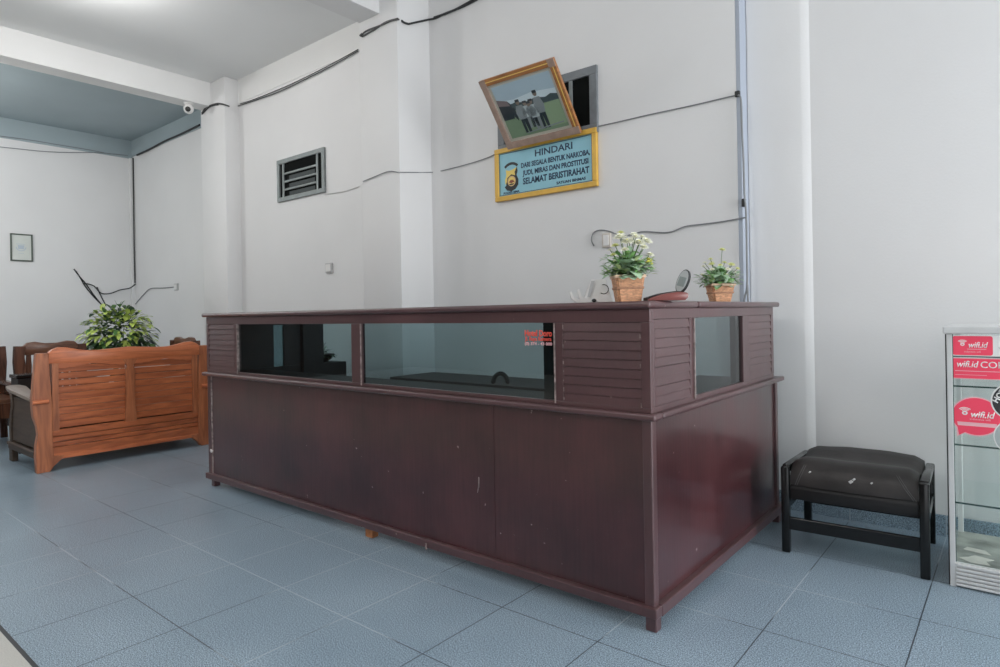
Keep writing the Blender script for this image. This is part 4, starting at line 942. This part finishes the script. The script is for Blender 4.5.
# ------------------------------------------------------------------ wooden sofa seen from behind
SX, SY0, SY1 = -5.37, 1.37, 2.605
sf = thing('wooden_sofa', 'orange-brown carved wooden sofa with its back to the counter', 'sofa', (SX - .35, (SY0 + SY1) / 2, 0))
def mir(pts): return [(SY0 + SY1 - y, z) for y, z in pts]
post = [(1.378, .848), (1.366, .76), (1.357, .66), (1.348, .55), (1.346, .48), (1.352, .40), (1.372, .33), (1.378, .27), (1.366, .20), (1.362, .12), (1.368, .0), (1.446, .0), (1.470, .035), (1.520, .078), (1.535, .104), (1.470, .106), (1.466, .25), (1.466, .45), (1.456, .66), (1.448, .848)]
obj('post', MB().prismX(post, SX, SX - .055, bev=.003), 'wood_post', sf); obj('post', MB().prismX(mir(post), SX, SX - .055, bev=.003), 'wood_post', sf)
ym = (SY0 + SY1) / 2
half = [(1.449, .850), (1.475, .872), (1.515, .886), (1.56, .884), (1.62, .868), (1.69, .855), (1.78, .853), (1.88, .860), (ym, .868)]
crest = [(1.449, .770)] + half + mir(half[:-1])[::-1] + [(SY0 + SY1 - 1.449, .770)]
obj('crest_rail', MB().prismX(crest, SX - .004, SX - .048, bev=.005), 'wood_crest', sf, smooth=True)
for (a_, b_) in ((1.467, 1.510), (1.935, 2.040), (SY0 + SY1 - 1.510, SY0 + SY1 - 1.467)):
    pr = [(a_, .285), (b_, .285), (b_ - .006, .5), (b_ + (.02 if a_ < 2.2 else 0), .74), (b_, .771), (a_, .771), (a_ - (.02 if 1.6 < a_ else 0), .74), (a_ + .006, .5)]
    if 1.6 < a_ < 2.2: pr = [(a_ + .01, .285), (b_ - .01, .285), (b_ - .022, .5), (b_ - .016, .68), (b_ - .03, .72), (b_, .771), (a_, .771), (a_ + .03, .72), (a_ + .016, .68), (a_ + .022, .5)]
    else: pr = [(a_, .285), (b_, .285), (b_, .771), (a_, .771)]
    obj('stile', MB().prismX(pr, SX - .006, SX - .044, bev=.002), 'wood_post', sf)
for (a_, b_) in ((1.505, 1.955), (2.020, SY0 + SY1 - 1.505)):
    m_ = MB(); n = 9; z0, z1 = .30, .752; h_ = (z1 - z0) / n
    for k in range(n):
        zz = z0 + k * h_; gap = .0045 if k in (6, 7) else .0018
        m_.box(SX - .034, SX - .020 + .002 * (k % 2), a_, b_, zz + gap / 2, zz + h_ - gap / 2, bev=.004)
    obj('slat_panel', m_, 'wood_sofa', sf)
    w = b_ - a_
    sca = [(a_, .772), (a_, .735), (a_ + w * .10, .728), (a_ + w * .16, .738), (a_ + w * .22, .735), (a_ + w * .34, .748), (a_ + w * .5, .755), (a_ + w * .66, .748), (a_ + w * .78, .735), (a_ + w * .84, .738), (a_ + w * .90, .728), (b_, .735), (b_, .772)]
    obj('scalloped_rail', MB().prismX(sca, SX - .010, SX - .034, bev=.002), 'wood_crest', sf)
m_ = MB()
for (z0, z1, d) in ((.245, .292, .000), (.205, .241, .006), (.170, .201, .006), (.100, .166, .000)):
    m_.box(SX - .044, SX - .008 - d, 1.466, SY0 + SY1 - 1.466, z0, z1, bev=.004)
obj('lower_rail', m_, 'wood_sofa', sf)
obj('apron', MB().box(SX - .048, SX - .003, 1.50, SY0 + SY1 - 1.50, .078, .108, bev=.004), 'wood_crest', sf)
obj('seat', MB().box(SX - .66, SX - .056, SY0 + .06, SY1 - .06, .345, .385, bev=.006), 'wood_dark', sf)
for s in (0, 1):
    F_ = (lambda y: y) if s == 0 else (lambda y: SY0 + SY1 - y)
    m_ = MB(); arm = [(SX - .05, 1.345), (SX - .05, 1.44), (SX - .30, 1.445), (SX - .50, 1.46), (SX - .66, 1.475), (SX - .735, 1.45), (SX - .75, 1.40), (SX - .73, 1.36), (SX - .62, 1.345)]
    m_.prism([(x, F_(y)) for x, y in arm], lambda x, y: Vector((x, y, .505 + max(0, -(x - SX) - .25) * .10)), lambda x, y: Vector((x, y, .532 + max(0, -(x - SX) - .25) * .10)), bev=.005)
    obj('arm', m_, 'wood_arm', sf, smooth=True)
    obj('arm_peg', MB().tube([(SX + .008, F_(1.345), .503), (SX + .008, F_(1.440), .503)], .016, 14), 'wood_crest', sf, smooth=True)
    leg = [(SX - .640, 0), (SX - .720, 0), (SX - .722, .10), (SX - .700, .16), (SX - .716, .25), (SX - .700, .34), (SX - .660, .42), (SX - .655, .47), (SX - .70, .545), (SX - .62, .535), (SX - .60, .44), (SX - .635, .36), (SX - .655, .26), (SX - .64, .12)]
    y0, y1 = F_(1.372), F_(1.412)
    obj('front_leg', MB().prismY(leg, y0, y1, bev=.003), 'wood_dark', sf)
    obj('side_panel', MB().box(SX - .655, SX - .054, F_(1.382), F_(1.404), .165, .50, bev=.002), 'wood_dark', sf)
    obj('side_moulding', MB().box(SX - .735, SX - .050, F_(1.360), F_(1.416), .125, .150, bev=.006), 'wood_dark', sf)
    obj('side_moulding', MB().box(SX - .725, SX - .050, F_(1.368), F_(1.416), .095, .1245, bev=.004), 'wood_dark', sf)
obj('seat_front', MB().box(SX - .70, SX - .665, SY0 + .05, SY1 - .05, .20, .39, bev=.005), 'wood_dark', sf)

# ------------------------------------------------------------------ dark carved armchairs
def armchair(name, label, x, y, rz, group, cushion=False):
    """local frame: back at x=0, facing +x, width along y"""
    r = thing(name, label, 'chair', (x, y, 0), rz, group)
    w = .29
    for s in (-1, 1):
        pst = [(s * (w + .005), 0), (s * (w - .05), 0), (s * (w - .065), .40), (s * (w - .085), .62), (s * (w - .075), .75), (s * (w - .085), .845), (s * w, .85), (s * (w + .008), .70), (s * (w - .004), .5)]
        obj('post', MB().prismX(pst, -.03, .03, bev=.004), 'wood_chair', r, local=True)
        obj('front_leg', MB().prismX([(s * w, 0), (s * (w - .055), 0), (s * (w - .045), .25), (s * (w - .055), .5), (s * (w + .01), .5), (s * (w - .01), .25)], .52, .575, bev=.004), 'wood_chair', r, local=True)
        obj('arm', MB().prismZ([(.0, s * (w - .06)), (.0, s * (w + .0)), (.35, s * (w + .0)), (.60, s * (w + .0)), (.63, s * (w - .02)), (.60, s * (w - .06))], .50, .535, bev=.006), 'wood_chair', r, local=True)
        obj('side_panel', MB().box(.03, .53, s * (w - .012) - .008, s * (w - .012) + .008, .12, .50), 'wood_chair', r, local=True)
    cr = [(-w + .085, .76), (-w + .06, .84), (-w + .10, .878), (-w + .16, .885), (-.05, .868), (.05, .868), (w - .16, .885), (w - .10, .878), (w - .06, .84), (w - .085, .76)]
    obj('crest_rail', MB().prismX(cr, -.022, .022, bev=.006), 'wood_chair_crest', r, local=True, smooth=True)
    m_ = MB()
    for k in range(7):
        yy = -.18 + k * .06
        m_.prismX([(yy - .022, .42), (yy + .022, .42), (yy + .018, .55), (yy + .024, .66), (yy + .018, .77), (yy - .018, .77), (yy - .024, .66), (yy - .018, .55)], -.01, .012, bev=.003)
    obj('back_splats', m_, 'wood_chair', r, local=True)
    obj('seat', MB().box(.03, .57, -w + .03, w - .03, .37, .41, bev=.008), 'wood_chair_crest', r, local=True)
    obj('seat_front', MB().box(.545, .575, -w + .06, w - .06, .24, .37, bev=.004), 'wood_chair', r, local=True)
    return r
G = 'dark carved armchairs behind the sofa'
A1 = armchair('armchair', 'dark carved armchair just left of the orange sofa back, beside the gap', -7.20, 1.962, .0, G)
k = armchair('armchair', 'dark carved armchair cut off by the left edge of the picture', -7.36, 1.352, .0, G)
a3 = armchair('armchair', 'dark carved armchair whose crest shows behind the right end of the orange sofa', -6.86, 3.07, -PI / 2, G)
sd = thing('side_table', 'black box table with a chrome knob behind the near arm of the sofa', 'table', (-6.40, 1.595, 0))
obj('body', MB().box(-6.50, -6.30, 1.485, 1.705, .0, .61, bev=.006), 'black', sd); obj('top', MB().box(-6.51, -6.29, 1.475, 1.715, .6105, .640, bev=.006), 'lacquer', sd)
obj('knob', MB().ball((-6.294, 1.585, .575), .009, seg=10), 'chrome', sd)

# ------------------------------------------------------------------ tall leafy plant behind the sofa
pc = Vector((-7.73, 2.74, 0)); pl = thing('potted_plant', 'bushy lime and dark green potted plant behind the orange sofa', 'plant', pc)
obj('pot', MB().lathe([(.13, 0), (.15, .02), (.18, .30), (.195, .31), (.195, .345), (.175, .345), (.165, .28)], pc, 28), mat('brown_clay', (.16, .08, .05), .6), pl, smooth=True)
obj('soil', MB().lathe([(.05, .27), (.16, .27), (.16, .30), (.05, .305)], pc, 20), 'soil', pl)
r_ = random.Random(21); stm = MB(); lv = MB()
for k in range(9):
    th = r_.uniform(0, 2 * PI); rr = r_.uniform(.05, .22); top = pc + Vector((math.cos(th) * rr, math.sin(th) * rr, r_.uniform(.75, 1.05)))
    stm.tube(smooth_path([pc + Vector((math.cos(th) * .05, math.sin(th) * .05, .29)), pc + Vector((math.cos(th) * rr * .5, math.sin(th) * rr * .5, .6)), top]), .009, 6, taper=.5)
for k in range(800):
    th = r_.uniform(0, 2 * PI); el = math.asin(r_.uniform(-.55, 1)); q = r_.uniform(.30, 1) ** .6
    d = Vector((math.cos(th) * math.cos(el), math.sin(th) * math.cos(el), math.sin(el)))
    pnt = pc + Vector((0, 0, .87)) + Vector((d.x * .34 * q, d.y * .34 * q, d.z * .36 * q))
    dd = (d + Vector((r_.uniform(-.6, .6), r_.uniform(-.6, .6), r_.uniform(-.5, .3)))).normalized()
    lime = (q > .62 and -.1 < el < 1.1 and r_.random() < .66)
    ln = r_.uniform(.075, .125)
    lv.leaf(pnt, dd, (0, 0, 1), ln, ln * r_.uniform(.42, .58), mi=(2 if lime else r_.choice((0, 0, 1, 1))), droop=r_.uniform(.2, .7), n=4)
for (u, v, z, ln, dz) in ((.22, 0, .92, .34, .1), (.26, .05, .86, .30, -.05), (-.25, 0, .78, .26, .0), (-.20, .05, .92, .22, .35), (.15, -.1, .98, .22, .5), (.24, -.05, .80, .24, -.1)):
    d = Vector((_rt.x * u, _rt.y * u, dz * .25)); p0 = along(pc, u * .6, v, z)
    lv.leaf(p0, d, (0, 0, 1), ln, .034, mi=0, droop=.55, n=8)
obj('stems', stm, 'stem', pl, smooth=True)
obj('foliage', lv, ['leaf_dark', 'leaf_mid', 'leaf_lime'], pl)

# ------------------------------------------------------------------ light
W = bpy.data.worlds.new('world'); SC.world = W; W.use_nodes = True
bg = W.node_tree.nodes['Background']; bg.inputs['Color'].default_value = (.93, .965, 1.0, 1); bg.inputs['Strength'].default_value = 1.6
def area(name, loc, rot, sx, sy, power, col=(1, 1, 1)):
    l = bpy.data.lights.new(name, 'AREA'); l.shape = 'RECTANGLE'; l.size = sx; l.size_y = sy; l.energy = power; l.color = col
    o = bpy.data.objects.new(name, l); COL.objects.link(o); o.location = loc; o.rotation_euler = rot
    return o
# daylight entering through the street-side and right-hand openings
for x0, x1, p in ((.2, 3.6, 14),):
    area('daylight_front', ((x0 + x1) / 2, YF + .02, 1.5), (PI / 2, 0, 0), x1 - x0, 2.9, p, (.97, .985, 1.0))
area('daylight_side', (XE - .02, 2.42, 1.55), (PI / 2, 0, PI / 2), 2.0, 3.0, 205, (.97, .985, 1.0))
# first lamp makes the bright ceiling patch; the others are added unseen fill
def point_light(name, loc, power, col, r=.12):
    l = bpy.data.lights.new(name, 'POINT'); l.energy = power; l.color = col; l.shadow_soft_size = r
    o = bpy.data.objects.new(name, l); COL.objects.link(o); o.location = loc; return o
for x, y, z, p in ((-5.15, 1.62, 3.44, 33), (-8.1, .5, 2.95, 88), (-4.6, -2.4, 3.2, 55), (-1.5, -1.8, 3.2, 95), (2.4, -1.8, 3.2, 30)):
    point_light('lamp_and_fill', (x, y, z), p, (1.0, .985, .96))

SC.view_settings.view_transform = 'Standard'; SC.view_settings.look = 'None'
SC.view_settings.gamma = 1; SC.view_settings.use_curve_mapping = False
SC.view_settings.exposure = 0.05
SC.cycles.max_bounces = 8; SC.cycles.diffuse_bounces = 5; SC.cycles.transparent_max_bounces = 16
SC.cycles.sample_clamp_indirect = 6
